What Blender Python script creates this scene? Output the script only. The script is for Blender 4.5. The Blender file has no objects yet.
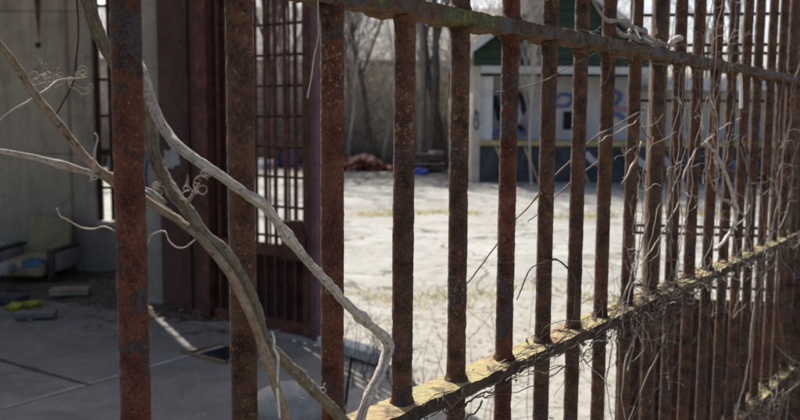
import bpy, math, random
from mathutils import Vector, Matrix, noise as mn
random.seed(7)
R = math.radians
sc = bpy.context.scene
COL = sc.collection
PI = math.pi

# ------------------------------------------------------------------ camera
FPX, PITCH, ROLL, CZ = 843.0, R(6.1), R(-0.4), 1.58
_fw = Vector((0, math.cos(PITCH), -math.sin(PITCH)))
_u0 = Vector((0, math.sin(PITCH), math.cos(PITCH)))
_r0 = Vector((1, 0, 0))
_rt = _r0 * math.cos(ROLL) - _u0 * math.sin(ROLL)
_up = _u0 * math.cos(ROLL) + _r0 * math.sin(ROLL)
CAM = Vector((0, 0, CZ))
cd = bpy.data.cameras.new('camera')
co = bpy.data.objects.new('camera', cd)
COL.objects.link(co)
m = Matrix((_rt, _up, -_fw)).transposed().to_4x4()
m.translation = CAM
co.matrix_world = m
cd.sensor_width = 36
cd.lens = 36 * FPX / 800
cd.clip_start = 0.02
cd.clip_end = 2000
cd.dof.use_dof = True
cd.dof.focus_distance = 0.98
cd.dof.aperture_fstop = 9.5
sc.camera = co

def ray(x, y):
    return _fw + _rt * ((x - 400) / FPX) + _up * ((210 - y) / FPX)
def at(x, y, Y):            # a point of the place at depth Y
    v = ray(x, y)
    return CAM + v * (Y / v.y)
def gp(x, y, z=0.0):        # a point on level z
    v = ray(x, y)
    return CAM + v * ((z - CZ) / v.z)

# fence line
FA = R(37)
FU = Vector((math.sin(FA), math.cos(FA), 0))
FN = Vector((math.cos(FA), -math.sin(FA), 0))     # towards the camera side
F0 = Vector((-0.219, 0.68, 0))
def FP(t, off, z):
    return F0 + FU * t + FN * off + Vector((0, 0, z))
def zf(x):
    return 0.7314 / (0.7536 - (x - 400) / FPX)

# ------------------------------------------------------------------ scene tree helpers
WOFF = {}
def tag(o, label=None, cat=None, group=None, kind=None):
    if label: o['label'] = label
    if cat: o['category'] = cat
    if group: o['group'] = group
    if kind: o['kind'] = kind
    return o
def thing(name, loc, label, cat, group=None):
    o = bpy.data.objects.new(name, None)
    o.empty_display_size = 0.1
    COL.objects.link(o)
    o.location = loc
    WOFF[o.name] = Vector(loc)
    return tag(o, label, cat, group)

class MB:
    def __init__(s):
        s.v, s.f, s.uv = [], [], None
    def box(s, c, h, ex=(1, 0, 0), ey=(0, 1, 0), ez=(0, 0, 1)):
        c, ex, ey, ez = Vector(c), Vector(ex), Vector(ey), Vector(ez)
        b = len(s.v)
        for dz in (-1, 1):
            for dy in (-1, 1):
                for dx in (-1, 1):
                    s.v.append(c + ex * (dx * h[0]) + ey * (dy * h[1]) + ez * (dz * h[2]))
        for q in ((0, 2, 3, 1), (4, 5, 7, 6), (0, 1, 5, 4), (2, 6, 7, 3), (0, 4, 6, 2), (1, 3, 7, 5)):
            s.f.append(tuple(b + i for i in q))
        return s
    def bb(s, x0, x1, y0, y1, z0, z1):
        return s.box(((x0 + x1) / 2, (y0 + y1) / 2, (z0 + z1) / 2), ((x1 - x0) / 2, (y1 - y0) / 2, (z1 - z0) / 2))
    def beam(s, a, b, w, d, side=None):
        a, b = Vector(a), Vector(b)
        z = (b - a).normalized()
        sd = Vector(side) if side else (Vector((0, 0, 1)) if abs(z.z) < .9 else Vector((1, 0, 0)))
        x = sd.cross(z).normalized()
        y = z.cross(x)
        return s.box((a + b) / 2, (w / 2, d / 2, (b - a).length / 2), x, y, z)
    def prism(s, poly, a, b):        # polygon of Vectors swept from offset a to b
        n = len(poly); k = len(s.v)
        s.v += [p + a for p in poly] + [p + b for p in poly]
        s.f.append(tuple(k + i for i in range(n))[::-1])
        s.f.append(tuple(k + n + i for i in range(n)))
        for i in range(n):
            j = (i + 1) % n
            s.f.append((k + i, k + j, k + n + j, k + n + i))
        return s
    def tube(s, pts, rad, sides=8, rough=0.0, rs=40.0, uvs=False, cap=True, seed=0.0):
        n = len(pts)
        if n < 2: return s
        pts = [Vector(p) for p in pts]
        if not hasattr(rad, '__len__'): rad = [rad] * n
        base = len(s.v)
        if uvs and s.uv is None: s.uv = []
        t0 = (pts[1] - pts[0]).normalized()
        x = t0.orthogonal().normalized()
        L = 0.0
        for i in range(n):
            t = (pts[min(i + 1, n - 1)] - pts[max(i - 1, 0)])
            t = t.normalized() if t.length > 1e-9 else t0
            x = (x - t * x.dot(t))
            x = x.normalized() if x.length > 1e-9 else t.orthogonal().normalized()
            y = t.cross(x)
            if i: L += (pts[i] - pts[i - 1]).length
            for k in range(sides):
                a = 2 * PI * k / sides
                d = x * math.cos(a) + y * math.sin(a)
                r = rad[i]
                if rough:
                    q_ = pts[i] + d * rad[i]
                    r *= 1 + rough * (.7 * mn.noise(q_ * rs + Vector((seed, 0, 0))) + .5 * mn.noise(q_ * rs * 2.7 + Vector((seed, 3, 0))))
                s.v.append(pts[i] + d * r)
                if s.uv is not None: s.uv.append((k / sides, L))
        for i in range(n - 1):
            for k in range(sides):
                k2 = (k + 1) % sides
                s.f.append((base + i * sides + k, base + i * sides + k2, base + (i + 1) * sides + k2, base + (i + 1) * sides + k))
        if cap:
            s.f.append(tuple(base + k for k in range(sides))[::-1])
            s.f.append(tuple(base + (n - 1) * sides + k for k in range(sides)))
        return s
    def quad(s, a, b, c, d):
        k = len(s.v); s.v += [Vector(a), Vector(b), Vector(c), Vector(d)]; s.f.append((k, k + 1, k + 2, k + 3)); return s
    def build(s, name, mat, parent=None, smooth=False, bevel=0.0, seg=2):
        me = bpy.data.meshes.new(name)
        off = WOFF[parent.name] if parent is not None else Vector((0, 0, 0))
        me.from_pydata([tuple(p) for p in s.v], [], s.f)
        if s.uv is not None and len(s.uv) == len(s.v):
            ul = me.uv_layers.new(name='UVMap')
            for l in me.loops:
                ul.data[l.index].uv = s.uv[l.vertex_index]
        me.materials.append(mat)
        me.update()
        if smooth:
            me.polygons.foreach_set('use_smooth', [True] * len(me.polygons))
        o = bpy.data.objects.new(name, me)
        COL.objects.link(o)
        WOFF[o.name] = Vector((0, 0, 0))
        if parent is not None:
            o.parent = parent
            o.location = -off
        if bevel:
            b = o.modifiers.new('bevel', 'BEVEL'); b.width = bevel; b.segments = seg; b.limit_method = 'ANGLE'
        return o

def struct(name, mb, mat, smooth=False):
    return tag(mb.build(name, mat, None, smooth), kind='structure')

def spline(P, step):
    """Catmull-Rom through P (Vectors with extra radius), returns points and radii"""
    pts, rad = [], []
    n = len(P)
    for i in range(n - 1):
        p0, p1, p2, p3 = P[max(i - 1, 0)], P[i], P[i + 1], P[min(i + 2, n - 1)]
        L = (p2[0] - p1[0]).length
        k = max(2, int(L / step))
        for j in range(k):
            t = j / k
            q = 0.5 * ((2 * p1[0]) + (p2[0] - p0[0]) * t + (2 * p0[0] - 5 * p1[0] + 4 * p2[0] - p3[0]) * t * t + (3 * p1[0] - p0[0] - 3 * p2[0] + p3[0]) * t ** 3)
            pts.append(q); rad.append(p1[1] + (p2[1] - p1[1]) * t)
    pts.append(P[-1][0]); rad.append(P[-1][1])
    return pts, rad

# ------------------------------------------------------------------ materials
class NT:
    def __init__(s, name, rough=0.85, spec=0.25):
        s.m = bpy.data.materials.new(name); s.m.use_nodes = True
        s.t = s.m.node_tree; s.b = s.t.nodes['Principled BSDF']
        s.b.inputs['Roughness'].default_value = rough
        s.b.inputs['Specular IOR Level'].default_value = spec
        s._co = None
    def n(s, typ, **kw):
        nd = s.t.nodes.new(typ)
        for k, v in kw.items(): setattr(nd, k, v)
        return nd
    def l(s, a, b): s.t.links.new(a, b)
    def co(s, kind='Object', scale=None, loc=None):
        if s._co is None: s._co = s.n('ShaderNodeTexCoord')
        o = s._co.outputs[kind]
        if scale or loc:
            mp = s.n('ShaderNodeMapping')
            if scale: mp.inputs['Scale'].default_value = scale
            if loc: mp.inputs['Location'].default_value = loc
            s.l(o, mp.inputs['Vector']); o = mp.outputs[0]
        return o
    def noise(s, scale, detail=5, rough=0.6, dist=0.0, co=None):
        nd = s.n('ShaderNodeTexNoise')
        nd.inputs['Scale'].default_value = scale; nd.inputs['Detail'].default_value = detail
        nd.inputs['Roughness'].default_value = rough; nd.inputs['Distortion'].default_value = dist
        s.l(co or s.co(), nd.inputs['Vector'])
        return nd.outputs['Fac']
    def vor(s, scale, feature='F1', co=None, out='Distance'):
        nd = s.n('ShaderNodeTexVoronoi', feature=feature)
        nd.inputs['Scale'].default_value = scale
        s.l(co or s.co(), nd.inputs['Vector'])
        return nd.outputs[out]
    def ramp(s, fac, stops, interp='LINEAR'):
        r = s.n('ShaderNodeValToRGB'); e = r.color_ramp.elements
        r.color_ramp.interpolation = interp
        while len(e) < len(stops): e.new(0.5)
        for el, (p, c) in zip(e, stops):
            el.position = p
            el.color = (c, c, c, 1) if not hasattr(c, '__len__') else (*c, 1)
        s.l(fac, r.inputs[0]); return r.outputs[0]
    def mix(s, f, a, b, mode='MIX'):
        nd = s.n('ShaderNodeMix', data_type='RGBA', blend_type=mode)
        for sock, v in ((nd.inputs[0], f), (nd.inputs[6], a), (nd.inputs[7], b)):
            if hasattr(v, 'is_linked'): s.l(v, sock)
            elif hasattr(v, '__len__'): sock.default_value = (*v, 1)
            else: sock.default_value = v
        return nd.outputs[2]
    def math(s, op, a, b=0.0, clamp=False):
        nd = s.n('ShaderNodeMath', operation=op); nd.use_clamp = clamp
        for sock, v in ((nd.inputs[0], a), (nd.inputs[1], b)):
            if hasattr(v, 'is_linked'): s.l(v, sock)
            else: sock.default_value = v
        return nd.outputs[0]
    def sep(s, kind='Object'):
        nd = s.n('ShaderNodeSeparateXYZ'); s.l(s.co(kind), nd.inputs[0]); return nd.outputs
    def col(s, c):
        if hasattr(c, 'is_linked'): s.l(c, s.b.inputs['Base Color'])
        else: s.b.inputs['Base Color'].default_value = (*c, 1)
        return s
    def rough(s, c): s.l(c, s.b.inputs['Roughness']); return s
    def bump(s, h, dist=0.002, strength=0.6):
        b = s.n('ShaderNodeBump'); b.inputs['Distance'].default_value = dist; b.inputs['Strength'].default_value = strength
        s.l(h, b.inputs['Height']); s.l(b.outputs[0], s.b.inputs['Normal']); return s

def rust_mat(name, base, paint=(.085, .075, .085), paint_at=(.60, .64), fleck=(.36, .16, .06), sc_=1.0, fl_at=(.60, .64), moss=None, under=None, patch=None):
    m = NT(name, .8, .28)
    n1 = m.noise(32 * sc_, 9, .66, .25)
    c = m.ramp(n1, [(.34, base[0]), (.48, base[1]), (.62, base[2])])
    blot = m.noise(8 * sc_, 5, .6)
    c = m.mix(m.ramp(blot, [(.40, 0), (.60, .75)]), c, m.mix(.5, c, base[0]))
    pn = m.noise(24 * sc_, 8, .66, 1.0)
    zone = m.noise(5 * sc_, 3, .5)
    pm = m.ramp(m.math('ADD', pn, m.math('MULTIPLY', m.math('SUBTRACT', zone, .5), .55)), [(paint_at[0], 0), (paint_at[1], 1)])
    c = m.mix(pm, c, m.mix(m.noise(110 * sc_, 5, .7), tuple(v * 1.3 for v in paint), tuple(v * .45 for v in paint)))
    fn = m.noise(170 * sc_, 8, .7, .1)
    fm = m.ramp(m.math('ADD', fn, m.math('MULTIPLY', m.math('SUBTRACT', m.noise(6 * sc_, 3, .5, 0, m.co('Object', None, (7, 3, 1))), .5), .35)), [(fl_at[0], 0), (fl_at[1], .9)])
    c = m.mix(fm, c, m.mix(m.noise(200 * sc_, 3, .6), fleck, base[2]))
    sp = m.noise(420 * sc_, 4, .75)
    c = m.mix(m.ramp(sp, [(.54, 0), (.62, .75)]), c, tuple(v * .3 for v in base[0]))
    c = m.mix(m.ramp(sp, [(.36, .55), (.45, 0)]), c, tuple(v * 1.25 for v in base[2]))
    if moss or under:
        g = m.n('ShaderNodeNewGeometry'); sx = m.n('ShaderNodeSeparateXYZ'); m.l(g.outputs['Normal'], sx.inputs[0])
    if under:
        dn_ = m.ramp(m.math('MULTIPLY', sx.outputs[2], -1.0), [(.15, 0), (.5, 1)])
        c = m.mix(m.math('MULTIPLY', dn_, m.ramp(m.noise(45, 7, .7), [(.38, .2), (.55, .95)])), c, m.mix(m.noise(120, 5, .7), under, tuple(v * .35 for v in under)))
    if moss:
        up = m.ramp(sx.outputs[2], [(.35, 0), (.75, 1)])
        mc = m.ramp(m.mix(.25, m.noise(19, 7, .64, .8), m.noise(120, 5, .7)), moss)
        mk = m.math('MULTIPLY', up, m.ramp(m.noise(24, 8, .75), [(.38, .1), (.48, 1)]))
        c = m.mix(mk, c, mc)
    if patch:
        for (pc_, pr_) in patch:
            dn2 = m.n('ShaderNodeVectorMath', operation='DISTANCE'); m.l(m.co(), dn2.inputs[0]); dn2.inputs[1].default_value = pc_
            pf = m.math('ADD', m.math('DIVIDE', dn2.outputs['Value'], pr_), m.math('MULTIPLY', m.math('SUBTRACT', m.noise(60, 7, .7), .5), 1.6))
            c = m.mix(m.ramp(pf, [(.55, .9), (.95, 0)]), c, m.ramp(m.noise(150, 5, .7), [(.35, (.045, .05, .016)), (.55, (.115, .125, .035)), (.7, (.26, .25, .10))]))
    m.col(c)
    h = m.math('ADD', m.math('MULTIPLY', n1, .9), m.math('ADD', m.math('MULTIPLY', fn, .8), m.math('ADD', m.math('MULTIPLY', pm, .22), m.math('MULTIPLY', sp, .5))))
    m.bump(h, .0045, 1.0)
    m.rough(m.ramp(n1, [(.3, .92), (.7, .68)]))
    return m.m

M = {}
M['bar_red'] = rust_mat('rust_bar_red', base=((.024, .009, .006), (.108, .032, .017), (.185, .066, .035)), paint=(.064, .052, .053), fleck=(.52, .29, .17), paint_at=(.575, .60), fl_at=(.60, .625))
M['bar_brown'] = rust_mat('rust_bar_brown', base=((.024, .012, .008), (.098, .044, .024), (.165, .082, .047)), paint=(.068, .053, .051), fleck=(.44, .25, .14), paint_at=(.59, .625), fl_at=(.628, .65))
M['bar_dark'] = rust_mat('rust_bar_dark', base=((.022, .012, .008), (.086, .042, .026), (.150, .080, .048)), paint=(.056, .043, .042), paint_at=(.595, .635), fleck=(.42, .25, .15), fl_at=(.61, .635))
M['rail_low'] = rust_mat('rust_rail_lichen', base=((.022, .015, .011), (.065, .037, .022), (.115, .068, .04)), paint=(.06, .057, .06),
                         moss=[(.34, (.22, .07, .035)), (.42, (.34, .22, .11)), (.51, (.40, .34, .17)), (.58, (.27, .25, .10)), (.66, (.46, .40, .24)), (.76, (.20, .10, .05))])
M['rail_up'] = rust_mat('rust_rail_upper', base=((.028, .019, .013), (.085, .05, .03), (.15, .085, .048)), paint=(.105, .10, .105), paint_at=(.52, .56), fleck=(.22, .13, .065), under=(.27, .165, .08), patch=[(tuple(FP(.46, .02, 1.712)), .045), (tuple(FP(.52, .02, 1.714)), .03), (tuple(FP(.30, .02, 1.714)), .02)],
                        moss=[(.40, (.12, .06, .03)), (.5, (.10, .13, .03)), (.62, (.22, .21, .08)), (.72, (.12, .08, .05))])
M['gate_red'] = rust_mat('gate_red_brown_paint', base=((.042, .015, .010), (.094, .030, .020), (.140, .054, .033)), paint=(.060, .030, .025), fleck=(.20, .09, .05), sc_=.3)
M['gate_purple'] = rust_mat('gate_purple_post', base=((0.067, 0.037, 0.040), (0.110, 0.058, 0.063), (0.144, 0.077, 0.082)), paint=(0.134, 0.091, 0.106), fleck=(0.154, 0.067, 0.048), sc_=.25)
M['gate_dark'] = rust_mat('gate_dark_steel', base=((0.024, 0.014, 0.012), (0.054, 0.024, 0.018), (0.084, 0.038, 0.024)), paint=(0.060, 0.042, 0.036), fleck=(0.120, 0.060, 0.036), sc_=.3)
M['tan_steel'] = rust_mat('tan_rusty_steel', base=((.08, .05, .03), (.16, .10, .06), (.22, .15, .09)), paint=(.18, .14, .1), fleck=(.25, .16, .09), sc_=.5)

def flat_mat(name, c, var=.25, scale=6, rough=.8, bump=.0, spec=.25, c2=None):
    m = NT(name, rough, spec)
    n1 = m.noise(scale, 6, .62); n2 = m.noise(scale * 9, 4, .6)
    d = c2 or tuple(v * (1 - var) ** 2 for v in c)
    cc = m.ramp(m.mix(.35, n1, n2), [(.32, d), (.62, c), (.8, tuple(min(1, v * (1 + var * .6)) for v in c))])
    m.col(cc)
    if bump: m.bump(m.mix(.5, n1, n2), bump, .7)
    return m.m

def thin(mat, c, f=.5):
    t = mat.node_tree; b = t.nodes['Principled BSDF']; o = [n for n in t.nodes if n.type == 'OUTPUT_MATERIAL'][0]
    tr = t.nodes.new('ShaderNodeBsdfTranslucent'); tr.inputs[0].default_value = (*c, 1)
    mx = t.nodes.new('ShaderNodeMixShader'); mx.inputs[0].default_value = f
    t.links.new(b.outputs[0], mx.inputs[1]); t.links.new(tr.outputs[0], mx.inputs[2]); t.links.new(mx.outputs[0], o.inputs[0])
    return mat
# bark that runs along the stem (UV: around, along in metres)
def bark(name, lo, mid, hi, spots, roughness=.85, k=1.0):
    m = NT(name, roughness, .25)
    co_ = m.co('UV', (5, 26 * k, 1)); 
    f = m.noise(2.0, 9, .72, 1.2, co=m.co('UV', (13, 42 * k, 1)))
    g = m.noise(95 * k, 7, .68, .4)
    c = m.ramp(m.mix(.5, f, g), [(.28, lo), (.46, mid), (.62, hi)])
    lich = m.noise(62 * k, 8, .7, .6)
    c = m.mix(m.ramp(lich, [(.56, 0), (.64, .5)]), c, spots)
    d = m.noise(290 * k, 5, .7)
    c = m.mix(m.ramp(d, [(.58, 0), (.63, .85)]), c, tuple(v * .22 for v in lo))
    m.col(c); m.bump(m.math('ADD', f, m.math('MULTIPLY', d, .6)), .004, 1.0)
    return m.m
M['bark_grey'] = bark('bark_pale_grey', (0.244, 0.185, 0.143), (0.575, 0.493, 0.417), (0.920, 0.819, 0.719), (0.429, 0.445, 0.429))
M['bark_old'] = bark('bark_old_greenish', (0.071, 0.053, 0.033), (0.196, 0.155, 0.101), (0.370, 0.320, 0.228), (0.289, 0.330, 0.268))
M['bark_brown'] = bark('bark_brown', (0.121, 0.078, 0.049), (0.329, 0.232, 0.149), (0.583, 0.460, 0.329), (0.414, 0.414, 0.339))
M['bark_pale'] = bark('bark_bleached', (.20, .165, .13), (.38, .335, .29), (.52, .47, .42), (.30, .27, .24))
M['twig_pale'] = flat_mat('twig_pale', (0.455, 0.380, 0.317), .4, 60, .7)
M['twig_mid'] = flat_mat('twig_mid', (.20, .155, .12), .4, 50, .8)
M['twig_red'] = flat_mat('twig_red', (.22, .09, .06), .3, 50, .7)
M['twig_dark'] = flat_mat('twig_dark', (.075, .055, .042), .5, 50, .85)
M['root_mess'] = flat_mat('root_mess', (.13, .10, .078), .55, 30, .85)
M['chain'] = flat_mat('chain_galvanised', (.27, .245, .225), .5, 90, .7, spec=.3, c2=(.11, .08, .06))
M['strap'] = flat_mat('strap_white', (.74, .73, .70), .12, 40, .5)
M['bleached'] = flat_mat('bleached_wood', (.58, .54, .49), .3, 90, .75)
M['hook'] = flat_mat('hook_pale', (.46, .43, .39), .45, 90, .75, spec=.3, c2=(.22, .19, .16))

# ground
m = NT('dirt_ground', .95, .1)
n1 = m.noise(.35, 8, .65); n2 = m.noise(9, 6, .7); n3 = m.noise(60, 4, .7)
c = m.ramp(m.mix(.5, n1, n2), [(.32, (.15, .12, .085)), (.5, (.30, .255, .19)), (.66, (.42, .38, .30))])
c = m.mix(m.ramp(n3, [(.58, 0), (.7, .7)]), c, (.09, .07, .05))
m.col(c); m.bump(m.mix(.5, n2, n3), .03, .8); M['dirt'] = m.m

m = NT('lot_concrete', .9, .2)
n1 = m.noise(.55, 8, .62); n2 = m.noise(5, 6, .65); n3 = m.noise(70, 4, .7)
c = m.ramp(m.mix(.45, n1, n2), [(.30, (.150, .147, .134)), (.47, (.235, .232, .212)), (.62, (.290, .288, .270))])
stain = m.noise(1.0, 7, .65, 1.2, m.co('Object', (.16, .5, 1)))
c = m.mix(m.ramp(stain, [(.5, 0), (.68, .55)]), c, (.150, .144, .122))
ck = m.math('ABSOLUTE', m.math('SUBTRACT', m.noise(.55, 5, .55, .6), .5))
c = m.mix(m.ramp(ck, [(.004, .9), (.011, 0)]), c, (.06, .055, .035))
ck2 = m.math('ABSOLUTE', m.math('SUBTRACT', m.noise(1.1, 6, .6, .9, m.co('Object', None, (11, 4, 2))), .5))
c = m.mix(m.ramp(ck2, [(.002, .7), (.007, 0)]), c, (.08, .072, .05))
c = m.mix(m.ramp(n3, [(.60, 0), (.72, .6)]), c, (.20, .18, .15))
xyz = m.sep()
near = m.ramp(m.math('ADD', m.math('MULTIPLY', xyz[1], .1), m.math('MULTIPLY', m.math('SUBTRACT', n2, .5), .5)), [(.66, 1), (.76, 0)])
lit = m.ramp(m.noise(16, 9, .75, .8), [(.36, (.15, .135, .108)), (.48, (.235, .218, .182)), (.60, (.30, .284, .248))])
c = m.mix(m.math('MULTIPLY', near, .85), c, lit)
tan = m.noise(.9, 7, .66, .8)
c = m.mix(m.ramp(tan, [(.54, 0), (.64, .45)]), c, (.205, .182, .138))
gv_ = m.noise(3.2, 8, .72, .6)
c = m.mix(m.ramp(gv_, [(.56, 0), (.64, .5)]), c, (.15, .14, .10))
m.col(c); m.bump(m.mix(.4, n2, n3), .005, .6); M['lot'] = m.m

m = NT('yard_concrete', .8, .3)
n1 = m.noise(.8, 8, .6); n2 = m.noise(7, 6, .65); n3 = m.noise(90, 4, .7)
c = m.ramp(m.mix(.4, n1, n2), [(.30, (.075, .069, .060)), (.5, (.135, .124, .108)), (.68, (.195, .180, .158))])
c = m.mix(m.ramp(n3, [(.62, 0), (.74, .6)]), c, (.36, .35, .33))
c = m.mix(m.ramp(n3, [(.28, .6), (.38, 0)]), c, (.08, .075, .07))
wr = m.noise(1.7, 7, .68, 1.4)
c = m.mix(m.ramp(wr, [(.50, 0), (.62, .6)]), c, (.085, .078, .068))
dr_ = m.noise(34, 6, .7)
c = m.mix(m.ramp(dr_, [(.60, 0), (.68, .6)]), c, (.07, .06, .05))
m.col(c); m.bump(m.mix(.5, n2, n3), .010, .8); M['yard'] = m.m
M['joint'] = flat_mat('joint_grit', (0.350, 0.336, 0.294), .4, 30, .95)
M['joint_dark'] = flat_mat('joint_dark', (.06, .055, .05), .4, 30, .95)

# board-marked concrete of the wall
m = NT('wall_concrete', .9, .2)
n1 = m.noise(1.3, 8, .62); n2 = m.noise(9, 6, .65); st = m.noise(2.2, 6, .6, .4, co=m.co('Object', (3.2, 3.2, .35)))
c = m.ramp(m.mix(.5, n1, st), [(.32, (.165, .128, .082)), (.48, (.325, .26, .17)), (.66, (.43, .355, .25))])
c = m.mix(m.ramp(n2, [(.55, 0), (.7, .45)]), c, (.19, .165, .13))
xyz = m.sep()
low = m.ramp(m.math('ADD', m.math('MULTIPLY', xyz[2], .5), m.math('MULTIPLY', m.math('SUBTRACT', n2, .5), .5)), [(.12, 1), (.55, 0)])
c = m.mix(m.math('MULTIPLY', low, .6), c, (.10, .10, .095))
dx = m.math('ABSOLUTE', m.math('ADD', xyz[0], 3.575))
wd = m.math('ADD', m.math('MULTIPLY', m.math('SUBTRACT', xyz[2], 2.2), .085), m.math('MULTIPLY', m.math('SUBTRACT', n2, .5), .03))
rs = m.ramp(m.math('SUBTRACT', wd, dx), [(.0, 0), (.02, 1)])
c = m.mix(m.math('MULTIPLY', rs, .95), c, m.ramp(xyz[2], [(.0, (.15, .08, .025)), (.999, (.055, .02, .008))]))
pt_ = m.noise(3.1, 9, .72, .9)
c = m.mix(m.ramp(pt_, [(.54, 0), (.66, .6)]), c, (.15, .12, .085))
c = m.mix(m.ramp(pt_, [(.30, .5), (.40, 0)]), c, (.42, .36, .27))
for zz in (1.22, 2.62):
    lz = m.math('ABSOLUTE', m.math('SUBTRACT', xyz[2], zz))
    c = m.mix(m.ramp(lz, [(.004, .5), (.018, 0)]), c, (.09, .075, .055))
hole = m.n('ShaderNodeVectorMath', operation='DISTANCE'); m.l(m.co(), hole.inputs[0]); hole.inputs[1].default_value = (-3.585, 8.45, 2.29)
c = m.mix(m.ramp(hole.outputs['Value'], [(.018, 1), (.04, 0)]), c, (.02, .017, .014))
for xx in (-5.2, -4.33, -3.30):
    ln = m.math('ABSOLUTE', m.math('ADD', xyz[0], -xx))
    c = m.mix(m.ramp(ln, [(.008, .55), (.03, 0)]), c, (.07, .06, .05))
m.col(c); m.bump(m.mix(.5, n1, n2), .01, .6); M['wall'] = m.m
M['pillar'] = flat_mat('pillar_concrete', (0.333, 0.287, 0.218), .3, 2.5, .9, .006)
M['leafmould'] = flat_mat('leaf_mould', (.085, .066, .048), .5, 14, .95, .02)
M['leaf_dead'] = flat_mat('leaf_dead', (.24, .17, .10), .6, 3, .9)
M['leaf_pale'] = flat_mat('leaf_pale', (.40, .34, .26), .4, 3, .9)
M['leaf_scrap'] = flat_mat('leaf_scrap', (.30, .21, .13), .5, 40, .9)
thin(M['leaf_pale'], (.36, .28, .18), .4)
M['stone'] = flat_mat('stone_pale', (.36, .33, .28), .3, 9, .9, .01)
M['door_steel'] = flat_mat('door_dark_brown', (.085, .038, .028), .35, 3, .8)
M['gravel'] = flat_mat('gravel_pale', (.36, .335, .29), .35, 4, .95)

# ------------------------------------------------------------------ ground
g = MB()
g.quad((-400, -400, -.15), (400, -400, -.15), (400, 600, -.15), (-400, 600, -.15))
struct('ground', g, M['dirt'])

# yard slab (shaded side, with the drain hole cut out) and the lot slab beyond
pit = [Vector((-1.46, 5.56, 0)), Vector((-1.12, 5.33, 0)), Vector((-.93, 5.56, 0)), Vector((-1.24, 5.79, 0))]
def quads_with_hole(mb, outer, hole, z0, z1):
    n = len(outer); k = len(mb.v)
    mb.v += [Vector((p[0], p[1], z1)) for p in outer] + [Vector((p[0], p[1], z1)) for p in hole]
    mb.v += [Vector((p[0], p[1], z0)) for p in outer] + [Vector((p[0], p[1], z0)) for p in hole]
    for i in range(n):
        j = (i + 1) % n
        mb.f.append((k + i, k + j, k + n + j, k + n + i))                        # top ring
        mb.f.append((k + 2 * n + j, k + 2 * n + i, k + i, k + j)[::-1])          # outer side
        mb.f.append((k + n + i, k + n + j, k + 3 * n + j, k + 3 * n + i))        # hole side
SA = Vector((-.52, 6.03, 0))                      # gate post foot: corner between yard and lot
yard = MB()
yo = [(-12, -3), (-.2, -3), (-.33, 5.74), (-12, 12)]
quads_with_hole(yard, [(-12, -3), (-.15, -3), (-.33, 5.70), (-12, 12.2)], [tuple(pit[0][:2]), tuple(pit[1][:2]), tuple(pit[2][:2]), tuple(pit[3][:2])], -.16, 0.0)
struct('yard_floor', yard, M['yard'])
j = MB()
def strip(mb, a, b, w, z):
    a, b = Vector(a), Vector(b); d = (b - a).normalized(); n_ = Vector((-d.y, d.x, 0)) * (w / 2)
    N = 24
    for i in range(N):
        p = a.lerp(b, i / N); q = a.lerp(b, (i + 1) / N)
        w0 = .6 + .8 * random.random()
        mb.quad(p - n_ * w0 + Vector((0, 0, z)), q - n_ * w0 + Vector((0, 0, z)), q + n_ * w0 + Vector((0, 0, z)), p + n_ * w0 + Vector((0, 0, z)))
strip(j, (-3.2, 3.0, 0), (-.9, 6.2, 0), .028, .004)
struct('floor_joint', j, M['joint'])
j = MB()
strip(j, (-1.84, 4.86, 0), (-5.2, 7.1, 0), .03, .005)
struct('floor_crack', j, M['joint_dark'])
lot = MB()
lot.v += [Vector(p) for p in [(-.14, -3, -.02), (16, -3, -.02), (26, 27, -.02), (-16, 30, -.02), (-16, 13, -.02), (-.315, 5.74, -.02)]]
lot.f.append((0, 1, 2, 3, 4, 5))
struct('lot_pavement', lot, M['lot'])

M['kerb'] = flat_mat('kerb_concrete', (.46, .45, .43), .2, 6, .9)
# kerb along the yard's edge
k_ = MB()
k_.beam((-.53, 5.80, .035), (-.10, 5.36, .035), .13, .075, (0, 0, 1))
o = k_.build('concrete_kerb', M['kerb'], bevel=.012); tag(o, 'short pale concrete kerb beyond the gate post at the edge of the sunlit lot', 'kerb')

# drain pit
dp = thing('drain_pit', (-1.2, 5.56, 0), 'open square drain pit with a rusty rim sunk in the shaded floor', 'drain')
rim = MB()
for a, b in zip(pit, pit[1:] + pit[:1]):
    rim.beam(a + Vector((0, 0, .004)), b + Vector((0, 0, .004)), .035, .02, (0, 0, 1))
rim.build('rim', M['tan_steel'], dp)
fl = MB()
cpt = sum(pit, Vector()) / 4
gN = 10
for a in range(gN + 1):
    for b in range(gN + 1):
        p = pit[0].lerp(pit[1], a / gN).lerp(pit[3].lerp(pit[2], a / gN), b / gN)
        fl.v.append(Vector((p.x, p.y, -.13 + .05 * mn.noise(p * 9))))
for a in range(gN):
    for b in range(gN):
        i = a * (gN + 1) + b; fl.f.append((i, i + gN + 1, i + gN + 2, i + 1))
fl.build('silt', M['leafmould'], dp, smooth=True)

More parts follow.
